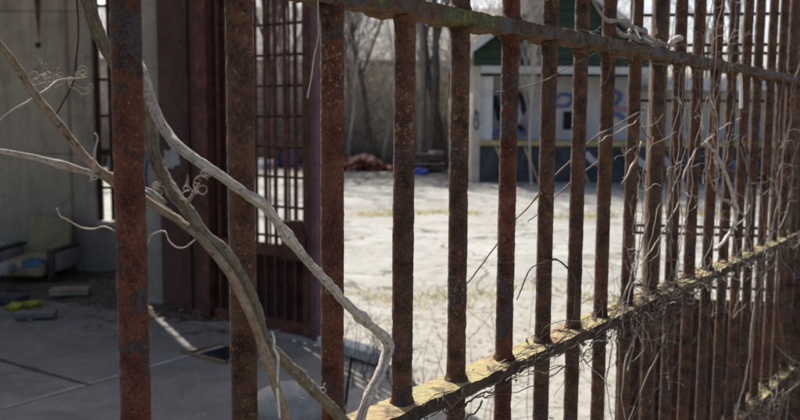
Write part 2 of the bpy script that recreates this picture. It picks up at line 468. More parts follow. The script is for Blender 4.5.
# ------------------------------------------------------------------ foreground fence
fence = thing('bar_fence', FP(1.1, 0, 0), 'rusty iron fence of round upright bars and flat rails across the whole foreground', 'fence')
BT = [0, .1198, .2464, .3705, .4862, .6091, .7268, .8382, .939, 1.0608, 1.1786, 1.2871, 1.4067, 1.5257, 1.6580, 1.7695, 1.8817, 2.0039, 2.1260, 2.2340, 2.3636]
BT = [-.42, -.29, -.172] + BT
ZU, ZL, ZB = 1.706, 1.236, .805
def make_bar(t, i):
    mb = MB()
    near = t < 1.0
    step = .0026 if near else .0045
    S = 32 if near else 20
    z0, z1 = -.02 , 2.38
    n = int((z1 - z0) / step)
    r0 = .0120 + random.uniform(-.0004, .0005)
    lean = random.uniform(-.003, .003); lo = random.uniform(-.002, .002)
    sd = Vector((i * 3.7, i * 1.3, 0))
    fine_lo, fine_hi = .70, 1.95
    z = z0
    pts, zs = [], []
    while z < z1:
        zs.append(z)
        z += (.0018 if min(abs(z - q_) for q_ in (ZU, ZL, ZB)) < .022 else step) if fine_lo < z < fine_hi else .03
    for z in zs:
        c = FP(t + lean * (z - 1.4), lo, z)
        # collars of scale where the bar passes through a rail
        w = 0
        for zr in (ZU, ZL, ZB):
            w += math.exp(-((z - zr) / .0125) ** 2) * .10 + (math.exp(-((z - zr - .0095) / .0045) ** 2) + math.exp(-((z - zr + .0095) / .0045) ** 2)) * .17
        for k in range(S):
            a = 2 * PI * k / S
            d = FU * math.cos(a) + FN * math.sin(a)
            q = c + d * r0 + sd
            e = .006 * mn.noise(q * 45) + .018 * mn.noise(q * 170) + .032 * mn.noise(q * 420)
            pit_ = mn.noise(q * 70 + Vector((9, 0, 0))) + .4 * mn.noise(q * 190)
            if pit_ > .24: e += .03 * min(1, (pit_ - .24) * 14)        # raised scale
            elif pit_ < -.42: e -= .05
            mb.v.append(c + d * (r0 * (1 + e + w * (1 + 1.2 * mn.noise(q * 90)))))
    n = len(zs)
    for a in range(n - 1):
        for k in range(S):
            k2 = (k + 1) % S
            mb.f.append((a * S + k, a * S + k2, (a + 1) * S + k2, (a + 1) * S + k))
    mb.f.append(tuple((n - 1) * S + k for k in range(S)))
    mt = M['bar_red'] if i in (3, 5, 8) else (M['bar_brown'] if (near or i % 3 == 0) else (M['bar_dark'] if i % 2 else M['bar_brown']))
    mb.build('bar', mt, fence, smooth=True)
for i, t in enumerate(BT): make_bar(t, i)

def make_rail(zc, half, hw, mat, crust, seed, t0=-.5, t1=2.42):
    mb = MB()
    step = .0035
    n = int((t1 - t0) / step)
    ring = []
    for a in range(9): ring.append((-hw + 2 * hw * a / 8, half))
    for a in range(1, 4): ring.append((hw, half - 2 * half * a / 4))
    for a in range(9): ring.append((hw - 2 * hw * a / 8, -half))
    for a in range(1, 4): ring.append((-hw, -half + 2 * half * a / 4))
    S = len(ring)
    for i in range(n + 1):
        t = t0 + step * i
        for (o_, h_) in ring:
            p = FP(t, o_, zc + h_)
            q = p * 60 + Vector((seed, 0, 0)); q2 = p * 22 + Vector((seed, 5, 0))
            dz = .0012 * mn.noise(q) + .0014 * mn.noise(q2)
            do = .0012 * mn.noise(q + Vector((0, 9, 0))) + .0016 * mn.noise(q2 + Vector((0, 3, 3)))
            if h_ > 0: dz += .0016 * max(0, mn.noise(p * 70 + Vector((seed, 2, 2)))) + .0012 * max(0, mn.noise(p * 190))
            if h_ < 0:
                dz -= crust * (.7 * max(0, mn.noise(p * 38 + Vector((seed, 1, 7))) + .08) + .5 * max(0, mn.noise(p * 120 + Vector((seed, 4, 7))))) + .001 * mn.noise(p * 260)
            mb.v.append(p + FN * do + Vector((0, 0, dz)))
    for i in range(n):
        for k in range(S):
            k2 = (k + 1) % S
            mb.f.append((i * S + k, i * S + k2, (i + 1) * S + k2, (i + 1) * S + k))
    mb.f.append(tuple(range(S))[::-1]); mb.f.append(tuple(n * S + k for k in range(S)))
    return mb.build('rail', mat, fence, smooth=False)
make_rail(ZU, .0075, .022, M['rail_up'], .009, 3)
make_rail(ZL, .0080, .024, M['rail_low'], .004, 17)
make_rail(ZB, .0080, .024, M['rail_low'], .004, 29)
make_rail(.18, .0080, .024, M['bar_dark'], .004, 41)
ep = MB(); ep.box(FP(2.475, .0, 1.2), (.045, .045, 1.25), FU, FN)
o = ep.build('end_post', M['bar_dark'], fence, bevel=.006); o['label'] = 'dark square end post at the far end of the fence'
ep = MB(); ep.box(FP(2.60, -.02, 1.2), (.07, .008, 1.22), FU, FN)
o = ep.build('cover_plate', M['gate_dark'], fence); o['label'] = 'dark steel plate beside the end post'

# ------------------------------------------------------------------ vines
def px(P):      # (x, y, depth offset from fence, radius px)
    out = []
    for (x, y, dz, r) in P:
        Y = zf(x) + dz
        out.append((at(x, y, Y), r * .9 * Y / FPX))
    return out
def vine(name, P, mat, label, cat='vine', step=.0035, sides=14, rough=.26, knots=(), parent=None, wob=.0012):
    pts, rad = spline(px(P), step)
    sd = random.random() * 50
    for i in range(len(pts)):
        pts[i] = pts[i] + mn.noise_vector(pts[i] * 35 + Vector((sd, 0, 0))) * wob
    n = len(pts)
    for (f, w) in knots:
        kx = int(f * (n - 1))
        for i in range(max(0, kx - 6), min(n, kx + 7)):
            rad[i] *= 1 + w * math.exp(-((i - kx) / 2.6) ** 2)
    mb = MB().tube(pts, rad, sides, rough, 130, True, True, sd)
    o = mb.build(name, mat, parent, smooth=True)
    if label: tag(o, label, cat)
    return o
def curl(x, y, dz, n=60, size=.010, r=.0007, drift=(0.0003, 0, 0), seed=1, turns=.35):
    rnd = random.Random(seed)
    Y = zf(x) + dz
    p = at(x, y, Y)
    out = [p.copy()]
    ang = rnd.random() * 6.3; el = 0
    kv = turns * rnd.choice((-1, 1))
    for i in range(n):
        kv += rnd.uniform(-.11, .11); kv = max(-.95, min(.95, kv))
        if rnd.random() < .04: kv = -kv
        ang += kv * (.5 + i / n); el += rnd.uniform(-.25, .25)
        st = size * .16 * (1 - .55 * i / n)
        p = p + Vector((math.cos(ang), .6 * math.sin(el), math.sin(ang))) * st * .8 + Vector(drift) * .55
        out.append(p.copy())
    return out
def tendrils(parent, specs, mat='twig_pale'):
    for (x, y, dz, n, size, r, drift, seed, turns) in specs:
        pts = curl(x, y, dz, n, size, r, drift, seed, turns)
        rad = [r * .45 * (1 - .6 * i / len(pts)) for i in range(len(pts))]
        MB().tube(pts, rad, 6, 0, 1).build('tendril', M[mat], parent, smooth=True)

vB = vine('woody_vine', [(78, -30, .10, 8), (90, 10, .09, 7.5), (106, 48, .08, 7.5), (124, 74, .06, 7.2), (146, 103, .05, 7), (153, 150, .04, 7), (165, 180, .02, 7.5), (184, 207, -.01, 7), (203, 232, -.03, 6.5), (222, 250, -.045, 6.3), (246, 283, -.05, 6.2), (257, 312, -.05, 6.2), (267, 343, -.055, 6.2), (292, 368, -.055, 6.2), (313, 390, -.055, 6.2), (333, 410, -.05, 6.5), (352, 432, -.04, 7)],
          M['bark_old'], 'thick greenish woody vine slanting from the top left down to the bottom rail', knots=((.32, .15), (.5, .3), (.78, .15)))
vA = vine('woody_vine', [(-16, 26, .13, 4.5), (10, 58, .12, 4.5), (38, 98, .11, 4.8), (70, 138, .09, 5), (95, 168, .07, 5.5), (118, 182, .055, 5.5), (148, 201, .03, 4.6), (176, 219, .0, 4.6), (203, 240, -.035, 4.8), (226, 268, -.058, 4.8), (243, 298, -.064, 4.9), (256, 330, -.07, 4.9), (268, 362, -.07, 5), (279, 395, -.07, 5.2), (290, 432, -.06, 5.2)],
          M['bark_brown'], 'brown vine from the left edge running just below the thickest vine to the bottom', knots=((.36, .35), (.82, .4)))
vC = vine('woody_vine', [(126, 40, .07, 5.6), (143, 76, .035, 5.6), (152, 103, .02, 5.8), (167, 133, .0, 6), (181, 148, -.02, 5.8), (214, 172, -.045, 5.4), (246, 193, -.055, 5.4), (264, 206, -.055, 5.6), (284, 232, -.055, 5.2), (305, 258, -.055, 5), (330, 285, -.055, 5), (352, 309, -.055, 5.2), (376, 330, -.055, 5.6), (388, 343, -.055, 7), (386, 356, -.055, 6), (378, 377, -.055, 5.6), (366, 402, -.05, 5.8), (356, 432, -.04, 6)],
          M['bark_grey'], 'pale grey speckled vine crossing two bars to an elbow beside the fourth bar', knots=((.36, .2), (.46, .55), (.72, .35)))
vD = vine('woody_vine', [(-16, 150, .12, 2.6), (8, 152, .11, 2.9), (36, 158, .10, 3.2), (58, 164, .09, 4.2), (66, 166, .09, 3.4), (92, 173, .08, 3.2), (112, 180, .065, 3.2), (146, 189, .04, 2.4), (158, 196, .03, 2.6), (166, 202, .02, 2)],
          M['bark_grey'], 'slender sunlit grey stem running in level from the left edge', knots=((.45, .4),))
vE = vine('hanging_stem', [(76, -12, .25, 1.1), (78, 20, .25, 1.1), (77, 52, .25, 1.1), (73, 82, .25, 1.2), (62, 104, .25, 1.3), (54, 118, .25, .8)], M['twig_dark'],
          'thin dark stem hanging in front of the concrete wall from the top edge', sides=7, knots=((.65, .5),))
vF = vine('tendril_stem', [(-8, 126, .16, .9), (12, 110, .16, 1), (26, 102, .16, 1.1), (46, 90, .17, 1.3), (58, 80, .18, 1.2), (72, 78, .18, 1.1), (86, 77, .18, .8)], M['twig_pale'],
          'pale forked tendril stem curling in front of the concrete wall at the far left', sides=7)
tendrils(vF, [(46, 88, .17, 70, .020, .0009, (-.0001, 0, .0004), 3, .55), (40, 80, .17, 70, .022, .0008, (.0002, 0, .0006), 5, .7), (58, 80, .18, 40, .012, .0007, (.0004, 0, -.0002), 8, .5), (75, 78, .18, 60, .014, .0007, (.0002, 0, .0002), 9, .5), (88, 76, .18, 70, .016, .0007, (.0002, 0, -.0002), 10, .5), (72, 84, .18, 40, .012, .0007, (.0001, 0, -.0004), 12, .5), (52, 92, .17, 30, .010, .0007, (.0002, 0, -.0003), 13, .4)])
tendrils(vA, [(166, 196, -.02, 90, .016, .0008, (.0004, 0, .0001), 21, .55), (92, 172, .07, 60, .012, .0010, (0, 0, .0003), 31, .6)])
vine('tendril', [(145, 190, .02, .9), (152, 195, .01, .9), (163, 205, .01, .8), (174, 212, 0, .7)], M['twig_pale'], None, parent=vA, sides=6)
vine('tendril', [(90, 182, .06, 1.6), (94, 168, .06, 1.8), (95, 150, .06, 1.6), (98, 138, .06, 1.2), (95, 133, .06, .8)], M['twig_pale'], None, parent=vD, sides=6)
vine('tendril', [(57, 208, .1, .8), (60, 216, .1, .9), (66, 219, .1, .8), (73, 223, .1, .9), (82, 228, .1, 1), (94, 229, .09, 1), (104, 226, .08, 1), (114, 230, .07, .8)], M['twig_pale'], None, parent=vA, sides=6)
vine('tendril', [(146, 247, .03, .6), (149, 240, .03, .7), (152, 234, .03, .8), (164, 231, .02, .9), (169, 240, .01, .9), (177, 247, 0, .9), (186, 247, 0, .8), (195, 240, -.02, .9)], M['twig_pale'], None, parent=vA, sides=6)
vine('tendril', [(186, 205, -.02, 2.2), (194, 192, -.03, 2.0), (201, 181, -.03, 1.3), (196, 178, -.03, .9), (203, 176, -.03, .8), (208, 180, -.03, .8)], M['bark_brown'], None, parent=vB, sides=7)
tendrils(vB, [(204, 195, -.04, 60, .016, .0009, (.0001, 0, .0001), 61, .5), (190, 190, -.03, 60, .014, .0008, (0, 0, .0005), 42, .7), (200, 186, -.03, 60, .012, .0008, (.0002, 0, .0003), 44, .8),
              (313, 384, -.065, 60, .012, .0011, (.0001, 0, .0002), 45, .8), (320, 388, -.065, 60, .010, .0010, (.0001, 0, .0001), 46, .9), (284, 356, -.06, 30, .007, .0009, (0, 0, .0004), 47, .5), (308, 398, -.065, 60, .018, .0006, (-.0002, 0, 0), 48, .33), (347, 412, -.05, 50, .012, .0012, (.0004, 0, 0), 49, .6)])
tendrils(vC, [(303, 262, -.06, 60, .011, .0008, (-.0001, 0, .0001), 51, .8), (308, 264, -.06, 60, .010, .0008, (.0001, 0, .0), 52, .9), (322, 268, -.06, 60, .011, .0008, (.0001, 0, .0002), 53, .7), (330, 278, -.06, 40, .010, .0007, (.0003, 0, .0), 54, .4), (372, 392, -.06, 50, .014, .0008, (-.0002, 0, .0001), 55, .5), (150, 102, .01, 40, .008, .0016, (0, 0, 0), 56, .9)])
vine('pale_twig', [(272, 332, -.075, 1.4), (274, 340, -.075, 1.5), (273, 348, -.075, 1.5), (277, 356, -.075, 2.0), (277, 376, -.075, 2.2), (279, 400, -.075, 1.6), (280, 418, -.075, 1.2)], M['bleached'], 'bleached white upright twig standing behind the thick vine near the bottom', 'twig', sides=8)
vine('hanging_stem', [(318, -8, -.03, .9), (318, 18, -.03, .9), (318, 38, -.03, 1.1), (314, 60, -.03, .9), (311, 80, -.03, .8), (308, 98, -.03, 1.0)], M['twig_pale'], 'thin pale stem hanging against the left side of the third bar', sides=6)

# twigs that cross the gaps in the middle
vine('bare_twig', [(645, 108, -.05, 1.0), (622, 122, -.04, 1.0), (596, 137, -.02, 1.0), (575, 157, .03, 1.0), (552, 178, .04, .9), (530, 205, .04, .9), (510, 226, .04, .9), (487, 258, .04, .9), (472, 278, .04, 1), (458, 292, .04, .7)], M['twig_mid'], 'long thin twig slanting down leftward behind the middle bars', 'twig', sides=7, knots=((.3, .6), (.62, .7), (.8, .8)))
vine('bare_twig', [(612, 150, -.03, 1.3), (600, 160, .03, 1.1), (580, 175, .03, .9), (560, 192, .03, .8), (545, 208, .03, .7), (528, 222, .03, .6)], M['twig_mid'], 'short twig just under the long slanting one in the middle of the fence', 'twig', sides=7)
vine('bare_twig', [(517, 300, -.03, .6), (525, 278, -.03, .9), (532, 268, -.03, .8), (545, 262, -.03, .8), (556, 259, -.03, .7), (562, 264, -.03, .6)], M['twig_dark'], 'dark arched twig crossing the seventh bar above the middle rail', 'twig', sides=6)
vine('bare_twig', [(545, 262, -.035, .8), (558, 260, -.035, .9), (569, 270, -.035, 1.2), (576, 284, -.035, 1.6), (576, 302, -.035, 1.3), (574, 320, -.035, 1)], M['twig_dark'], 'dark twig hooked over the eighth bar and hanging down to the rail', 'twig', sides=7)
vine('bare_twig', [(496, 92, -.03, .5), (520, 88, .03, .7), (545, 80, -.03, .8), (566, 68, -.03, .7), (585, 58, -.03, .6), (606, 48, -.03, .6)], M['twig_mid'], 'fine bowed twig under the upper rail at the sixth and seventh bars', 'twig', sides=6)

# vines on the right half
RV = [
 ('bare_twig', [(741, 118, -.04, .8), (728, 124, -.04, 1.0), (712, 136, -.04, 1.3), (698, 148, -.04, 1.2), (689, 162, -.04, 1.2), (683, 180, -.04, 1.3), (682, 194, -.04, 1.2), (672, 215, -.05, 1.1), (655, 244, -.05, 1.0), (640, 266, -.05, .9)], 'twig_pale', 'pale twig zigzagging down from the strap across the bars'),
 ('bare_twig', [(655, 118, -.05, .9), (661, 135, -.05, 1.2), (668, 150, -.05, 1.5), (671, 180, -.05, 1.4), (672, 215, -.05, 1.2), (671, 250, -.05, 1.1), (674, 290, -.05, 1), (675, 345, -.05, .9)], 'twig_mid', 'grey stem hanging straight down in front of the tan post behind the fence'),
 ('bare_twig', [(637, 118, -.04, .7), (645, 133, -.04, .8), (655, 144, -.04, .9), (668, 150, -.04, 1.0)], 'twig_red', 'reddish twig bowing right into a fork in front of the tan post'),
 ('bare_twig', [(596, 142, -.03, .9), (618, 132, -.04, .9), (634, 122, -.04, .9), (642, 113, -.04, .7)], 'twig_pale', 'short lit twig reaching up rightward beside the tenth bar'),
 ('bare_twig', [(641, 142, -.03, 1.1), (637, 156, -.03, 1.2), (629, 170, -.03, 1.2), (622, 185, -.02, .9)], 'twig_pale', 'short bright twig leaning between two bars left of the tan post'),
 ('woody_vine', [(706, 142, -.05, 1.6), (716, 154, -.05, 1.8), (724, 170, -.05, 2.0), (731, 190, -.05, 2.4), (736, 212, -.05, 2.8), (733, 228, -.05, 2.8), (724, 240, -.05, 2.4), (716, 250, -.04, 2)], 'bark_grey', 'stout grey vine looping down over the right hand bars to the middle rail'),
 ('woody_vine', [(706, 162, -.06, 1.5), (712, 184, -.06, 1.7), (721, 196, -.06, 1.7), (733, 206, -.06, 1.6), (744, 216, -.05, 1.4)], 'bark_brown', 'brown stem bowing rightward just below the stout grey vine'),
 ('bare_twig', [(740, 148, -.06, 1.0), (746, 164, -.06, 1.3), (750, 182, -.06, 1.2), (751, 204, -.05, 1.0)], 'twig_mid', 'short curved stem between two bars right of the stout grey vine'),
 ('bare_twig', [(750, 205, -.05, .8), (746, 216, -.05, 1.0), (738, 224, -.05, 1.0), (728, 230, -.05, 1.1), (722, 229, -.05, .9)], 'twig_pale', 'forked pale twig pointing up over the middle rail at the right'),
 ('bare_twig', [(744, 76, -.04, .6), (765, 92, -.05, .6), (785, 106, -.06, .7), (802, 122, -.07, .7)], 'twig_mid', 'hair thin twig slanting from the strap to the right edge'),
 ('bare_twig', [(755, 300, -.06, 1.0), (751, 330, -.06, 1.2), (748, 362, -.06, 1.3), (742, 392, -.06, 1.3), (734, 424, -.06, 1.2)], 'twig_pale', 'pale stem hanging over the lowest rail near the right end'),
 ('bare_twig', [(676, 300, -.05, .9), (668, 328, -.05, 1.0), (656, 358, -.05, 1.1), (640, 392, -.05, 1.1), (628, 424, -.05, 1)], 'twig_mid', 'grey stem slanting down leftward below the middle rail'),
 ('bare_twig', [(634, 300, -.04, .9), (636, 330, -.04, 1), (626, 360, -.04, 1.1), (622, 395, -.04, 1), (626, 424, -.04, .9)], 'twig_pale', 'wavy pale stem below the middle rail left of the tan post'),
 ('bare_twig', [(601, 300, -.04, .8), (604, 330, -.04, .8), (612, 345, -.04, .8), (607, 380, -.03, .8), (612, 424, -.03, .7)], 'twig_mid', 'thin stem trailing below the middle rail by the ninth bar'),
 ('bare_twig', [(783, 240, -.06, .8), (778, 300, -.08, .9), (784, 345, -.08, .9), (789, 372, -.08, .8)], 'twig_mid', 'thin stem trailing over the dark end post'),
]
for (nm, P, mt, lb) in RV:
    vine(nm, [(x, y, d, r * (.8 if nm == 'woody_vine' else .62)) for (x, y, d, r) in P], M[mt], lb, 'vine' if nm == 'woody_vine' else 'twig', step=.008, sides=8, knots=((.3, .5), (.6, .5)), wob=.003)

# tangle of dead tendrils along the two lower rails: nobody could count it
def tangle(name, zc, segs, mat, label, seed, rr=(.0004, .0014)):
    rnd = random.Random(seed); mb = MB()
    for (t0, t1, cnt, amp) in segs:
        for _ in range(cnt):
            t = rnd.uniform(t0, t1); L = rnd.uniform(.06, .26)
            o_ = rnd.uniform(-.01, .045); z = rnd.uniform(-.025, .02)
            d = rnd.choice((-1, 1)); pts = []
            n = rnd.randint(12, 28); ph = rnd.random() * 6; w = rnd.uniform(2, 7)
            for i in range(n):
                s_ = i / n
                z += rnd.uniform(-.004, .004); o_ += rnd.uniform(-.003, .003)
                tt = t + d * L * s_
                oo = o_ + amp * .5 * math.sin(ph + w * s_)
                zz = z + amp * .45 * math.cos(ph + w * s_)
                if abs(oo) < .027 and -.018 < zz < .010: zz = .010 + .002 * rnd.random() if zz > -.006 else -.02
                pts.append(FP(tt, oo, zc + zz))
            r = rnd.uniform(*rr)
            mb.tube(pts, [r * (1 - .6 * i / n) for i in range(n)], 5, 0, 1, cap=False)
        for _ in range(cnt // 3):                      # ends that hang or stand
            t = rnd.uniform(t0, t1); p = FP(t, rnd.uniform(.0, .04), zc + rnd.uniform(-.01, .01)); pts = [p.copy()]
            v = Vector((rnd.uniform(-.5, .5), rnd.uniform(-.3, .3), rnd.choice((-1, -1, .8)))).normalized()
            for i in range(rnd.randint(6, 18)):
                v = (v + Vector((rnd.uniform(-.4, .4), rnd.uniform(-.3, .3), rnd.uniform(-.25, .15)))).normalized()
                p = p + v * rnd.uniform(.005, .009); pts.append(p.copy())
            r = rnd.uniform(*rr) * .9
            mb.tube(pts, [r * (1 - .6 * i / len(pts)) for i in range(len(pts))], 5, 0, 1, cap=False)
    return tag(mb.build(name, M[mat], None, smooth=True), label, 'tendrils', kind='stuff')
tangle('dead_tendrils', ZL, [(.36, .75, 16, .010), (.70, 1.0, 26, .014), (1.02, 1.30, 95, .020), (1.3, 2.4, 64, .016)], 'root_mess', 'matted dark dead tendrils wound along the middle rail', 11)
tangle('dead_tendrils', ZL, [(.5, 1.0, 6, .015), (1.0, 2.4, 34, .028)], 'twig_pale', 'pale sunlit dead tendrils curling over the middle rail', 12, (.0008, .0016))
tangle('dead_tendrils', ZB, [(1.5, 2.4, 130, .045)], 'twig_mid', 'dead tendrils heaped along the lowest rail at the right', 13, (.0008, .002))
tangle('dead_tendrils', ZU, [(.85, 1.4, 20, .02), (1.5, 2.3, 10, .02)], 'twig_mid', 'fine dead tendrils caught on the upper rail', 14, (.0005, .001))
# thin climbing stems on the far bars
rnd = random.Random(5); mb = MB()
for _ in range(26):
    t = rnd.uniform(1.0, 2.4); z = rnd.uniform(.95, 1.6); L = rnd.uniform(.12, .5); pts = []
    o_ = rnd.choice((-.02, .02, .025, .03)); n = 22; slope = rnd.uniform(-.25, .25)
    for i in range(n):
        t += slope * L / n + rnd.uniform(-.005, .005); o_ += rnd.uniform(-.003, .003)
        pts.append(FP(t, o_, z + L * i / n))
    r = rnd.uniform(.0006, .0017)
    mb.tube(pts, [r * (1 - .5 * i / n) for i in range(n)], 5, 0, 1, cap=False)
    for k in range(6):
        b = rnd.choice(pts); v = Vector((rnd.uniform(-1, 1), rnd.uniform(-.6, .6), rnd.uniform(-.4, .9))).normalized(); q = [b.copy()]
        for i in range(7):
            v = (v + Vector((rnd.uniform(-.5, .5), rnd.uniform(-.5, .5), rnd.uniform(-.5, .5)))).normalized(); q.append(q[-1] + v * .005)
        mb.tube(q, [r * .6 * (1 - .6 * i / 8) for i in range(8)], 4, 0, 1, cap=False)
tag(mb.build('climbing_stems', M['twig_mid'], None, smooth=True), 'thin dead climbing stems clinging to the far bars of the fence', 'stems', kind='stuff')

rnd = random.Random(15); mb = MB()
for _ in range(28):
    t = rnd.uniform(.95, 2.4); z = rnd.uniform(1.0, 1.5); L = rnd.uniform(.2, .6); pts = []
    o_ = rnd.choice((.018, .024, .03)); n = 26; slope = rnd.uniform(-.45, .45)
    for i in range(n):
        t += slope * L / n + .007 * math.sin(i * .38 + z * 40) + rnd.uniform(-.005, .005); o_ += rnd.uniform(-.004, .004)
        pts.append(FP(t, o_, z + L * i / n))
    r = rnd.uniform(.0007, .0017)
    mb.tube(pts, [r * (1 - .6 * i / n) for i in range(n)], 5, 0, 1, cap=False)
    for k in range(5):
        b = rnd.choice(pts); v = Vector((rnd.uniform(-1, 1), rnd.uniform(-.6, .6), rnd.uniform(-.2, .9))).normalized(); q = [b.copy()]
        for i in range(9):
            v = (v + Vector((rnd.uniform(-.6, .6), rnd.uniform(-.5, .5), rnd.uniform(-.6, .6)))).normalized(); q.append(q[-1] + v * .006)
        mb.tube(q, [r * .6 * (1 - .6 * i / 10) for i in range(10)], 4, 0, 1, cap=False)
tag(mb.build('climbing_stems', M['twig_pale'], None, smooth=True), 'fine pale sunlit stems climbing the right hand bars', 'stems', kind='stuff')
# dead leaf scraps caught in the tangle
rnd = random.Random(25); mb = MB()
for (z0, n, ta, tb) in ((ZL, 90, .5, 2.4), (ZB, 60, 1.5, 2.4), (ZU, 14, .9, 2.2)):
    for _ in range(n):
        p = FP(rnd.uniform(ta, tb), rnd.uniform(-.02, .04), z0 + rnd.uniform(-.02, .022)); sz = rnd.uniform(.003, .010)
        u = Vector((rnd.uniform(-1, 1), rnd.uniform(-1, 1), rnd.uniform(-.8, .8))).normalized(); v = u.orthogonal().normalized(); w_ = u.cross(v)
        b = len(mb.v); mb.v += [p - u * sz, p - v * sz * .55 + w_ * sz * .3, p + u * sz, p + v * sz * .5 + w_ * sz * .35, p + w_ * sz * .1]
        mb.f += [(b, b + 1, b + 4), (b + 1, b + 2, b + 4), (b + 2, b + 3, b + 4), (b + 3, b, b + 4)]
tag(mb.build('leaf_scraps', M['leaf_scrap'], None), 'crumpled dead leaf scraps caught along the fence rails', 'leaf scraps', kind='stuff')

# ------------------------------------------------------------------ chain, hook, strap on the upper rail
vine('woody_vine', [(588, -14, -.02, 1.6), (594, 2, -.03, 1.7), (600, 13, -.035, 1.9), (608, 21, -.04, 2.2), (617, 20, -.045, 2.4), (626, 20.5, -.05, 2.5), (631, 26, -.05, 2.4), (637, 29, -.05, 2.2), (644, 31, -.05, 2.2), (648, 37, -.05, 2.0), (656, 41, -.05, 1.9), (666, 44, -.05, 1.8), (674, 46, -.03, 1.2)],
     M['bark_pale'], 'pale dry vine lying in bends along the upper rail beside the bleached stub', step=.003, sides=10, rough=.3, knots=((.35, .25), (.55, .3), (.75, .3)))
vL = vine('woody_vine', [(612, 27, -.03, 2.8), (618, 32, -.05, 3.2), (624, 36, -.055, 2.4), (630, 35, -.055, 2.0), (638, 37, -.05, 1.9), (645, 36, -.045, 1.8), (646, 30, -.035, 1.7), (639, 27, -.03, 1.7), (631, 29, -.04, 1.7), (630, 34, -.058, 1.6), (638, 41, -.06, 1.6), (650, 43, -.055, 1.4), (660, 46, -.05, 1.1)],
     M['bark_pale'], 'short pale vine knotted in a loop on the upper rail, left of the bleached stub', step=.003, sides=10, rough=.3, knots=((.2, .3), (.6, .3)))
vine('tendril', [(635, 28, -.06, 1.0), (637, 33, -.062, 1.2), (640, 39, -.06, .8)], M['strap'], None, parent=vL, sides=6)
vine('bare_twig', [(634, -12, -.03, .8), (634, 6, -.035, .9), (633, 22, -.04, 1.0), (630, 29, -.045, .9)], M['twig_pale'], 'straight pale twig rising from the knotted loop on the upper rail', 'twig', sides=6)
def ribbon(P, w, th):
    mb = MB(); pts, _ = spline([(p, 0) for p in P], .004)
    for i, p in enumerate(pts):
        t = (pts[min(i + 1, len(pts) - 1)] - pts[max(0, i - 1)]).normalized()
        s_ = (FN * .8 + FU * .6).normalized(); s_ = (s_ - t * s_.dot(t)).normalized(); nn = t.cross(s_)
        for (a, b) in ((-1, -1), (1, -1), (1, 1), (-1, 1)):
            mb.v.append(p + s_ * (a * w / 2) + nn * (b * th / 2))
    for i in range(len(pts) - 1):
        for k in range(4):
            k2 = (k + 1) % 4
            mb.f.append((i * 4 + k, i * 4 + k2, (i + 1) * 4 + k2, (i + 1) * 4 + k))
    mb.f.append((3, 2, 1, 0)); n = (len(pts) - 1) * 4; mb.f.append((n, n + 1, n + 2, n + 3))
    return mb
def fz(x, y, d): return at(x, y, zf(x) + d)
o = MB().tube(*spline([(fz(668, 50, -.04), .004), (fz(670, 44, -.042), .0055), (fz(674, 40, -.045), .0065), (fz(680, 38, -.04), .0062), (fz(684, 40, -.03), .005), (fz(686, 44, -.01), .004)], .004), 10, .1, 150).build('bleached_stub', M['hook'], smooth=True)
tag(o, 'bleached curved stub arching over the upper rail', 'stub')
o = ribbon([fz(727, 62, .03), fz(731, 60, .0), fz(736, 62, -.04), fz(739, 68, -.048), fz(740.5, 78, -.045), fz(741, 92, -.04), fz(741, 108, -.035)], .007, .0035).build('strap', M['strap'])
tag(o, 'white strap hanging over the upper rail near its right end', 'strap')

# ------------------------------------------------------------------ second barred panel behind the fence, right
YR = 3.0
rp = thing('barred_screen', (1.2, YR, 0), 'dark barred steel panel with double cross rods standing behind the right end of the fence', 'barred screen')
ux = Vector((math.cos(R(-9)), math.sin(R(-9)), 0)); uy = Vector((-ux.y, ux.x, 0))
b0 = Vector((.835, YR + .03, 0))
for i, s_ in enumerate((0.0, .085, .205, .66, .86, 1.0, 1.12, 1.24)):
    p = b0 + ux * s_
    MB().tube([p + Vector((0, 0, .94)), p + Vector((0, 0, 2.6))], .0125, 12, .06, 60).build('bar', M['bar_dark'] if i else M['bar_red'], rp, smooth=True)
for z in (1.955, 1.85, 1.82, 1.655, 1.40, 1.205, 1.178, .985, 2.2, 2.4):
    a = b0 + ux * -.02 + Vector((0, 0, z)) + uy * .018; b = b0 + ux * 1.3 + Vector((0, 0, z)) + uy * .018
    MB().beam(a, b, .012, .010).build('cross_rod', M['gate_dark'], rp)
MB().box(b0 + ux * .63 + Vector((0, 0, .47)) + uy * .02, (.66, .006, .47), ux, uy).build('lower_sheet', M['bar_dark'], rp)
pc = at(656, 200, 3.0); pc.z = 0
post = MB()
post.box(pc + Vector((0, .03, 1.3)) + ux * -.022, (.006, .03, 1.3), ux, uy); post.box(pc + Vector((0, .03, 1.3)) + ux * .022, (.006, .03, 1.3), ux, uy); post.box(pc + Vector((0, .054, 1.3)), (.0155, .005, 1.3), ux, uy)
o = post.build('channel_post', M['tan_steel'], rp); o['label'] = 'tan rusty channel post'
for z in (1.19, 1.36, 1.50, 1.03):
    MB().box(pc + Vector((0, .015, z)), (.0155, .008, .006), ux, uy).build('step_rod', M['tan_steel'], rp)

# ------------------------------------------------------------------ the shaded building: wall, slit, pillar, door
WY = 8.45
wl = thing('concrete_wall', (-5, WY, 0), 'tall stained concrete wall with a rust streak, in shade at the far left', 'wall')
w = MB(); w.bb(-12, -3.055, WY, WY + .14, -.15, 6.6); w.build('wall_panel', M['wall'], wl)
w = MB(); w.bb(-3.12, -3.055, WY - .035, WY - .002, .52, 6.6); o = w.build('jamb_strip', M['pillar'], wl); o['label'] = 'pale vertical strip beside the window slit'
w = MB(); w.bb(-3.053, -2.62, WY + .002, WY + .138, -.15, .52); w.bb(-3.053, -2.62, WY + .002, WY + .138, 3.66, 6.6); w.build('slit_wall', M['wall'], wl)
w = MB(); w.bb(-3.055, -2.60, WY - .06, WY, .50, .545); w.build('sill', M['pillar'], wl)
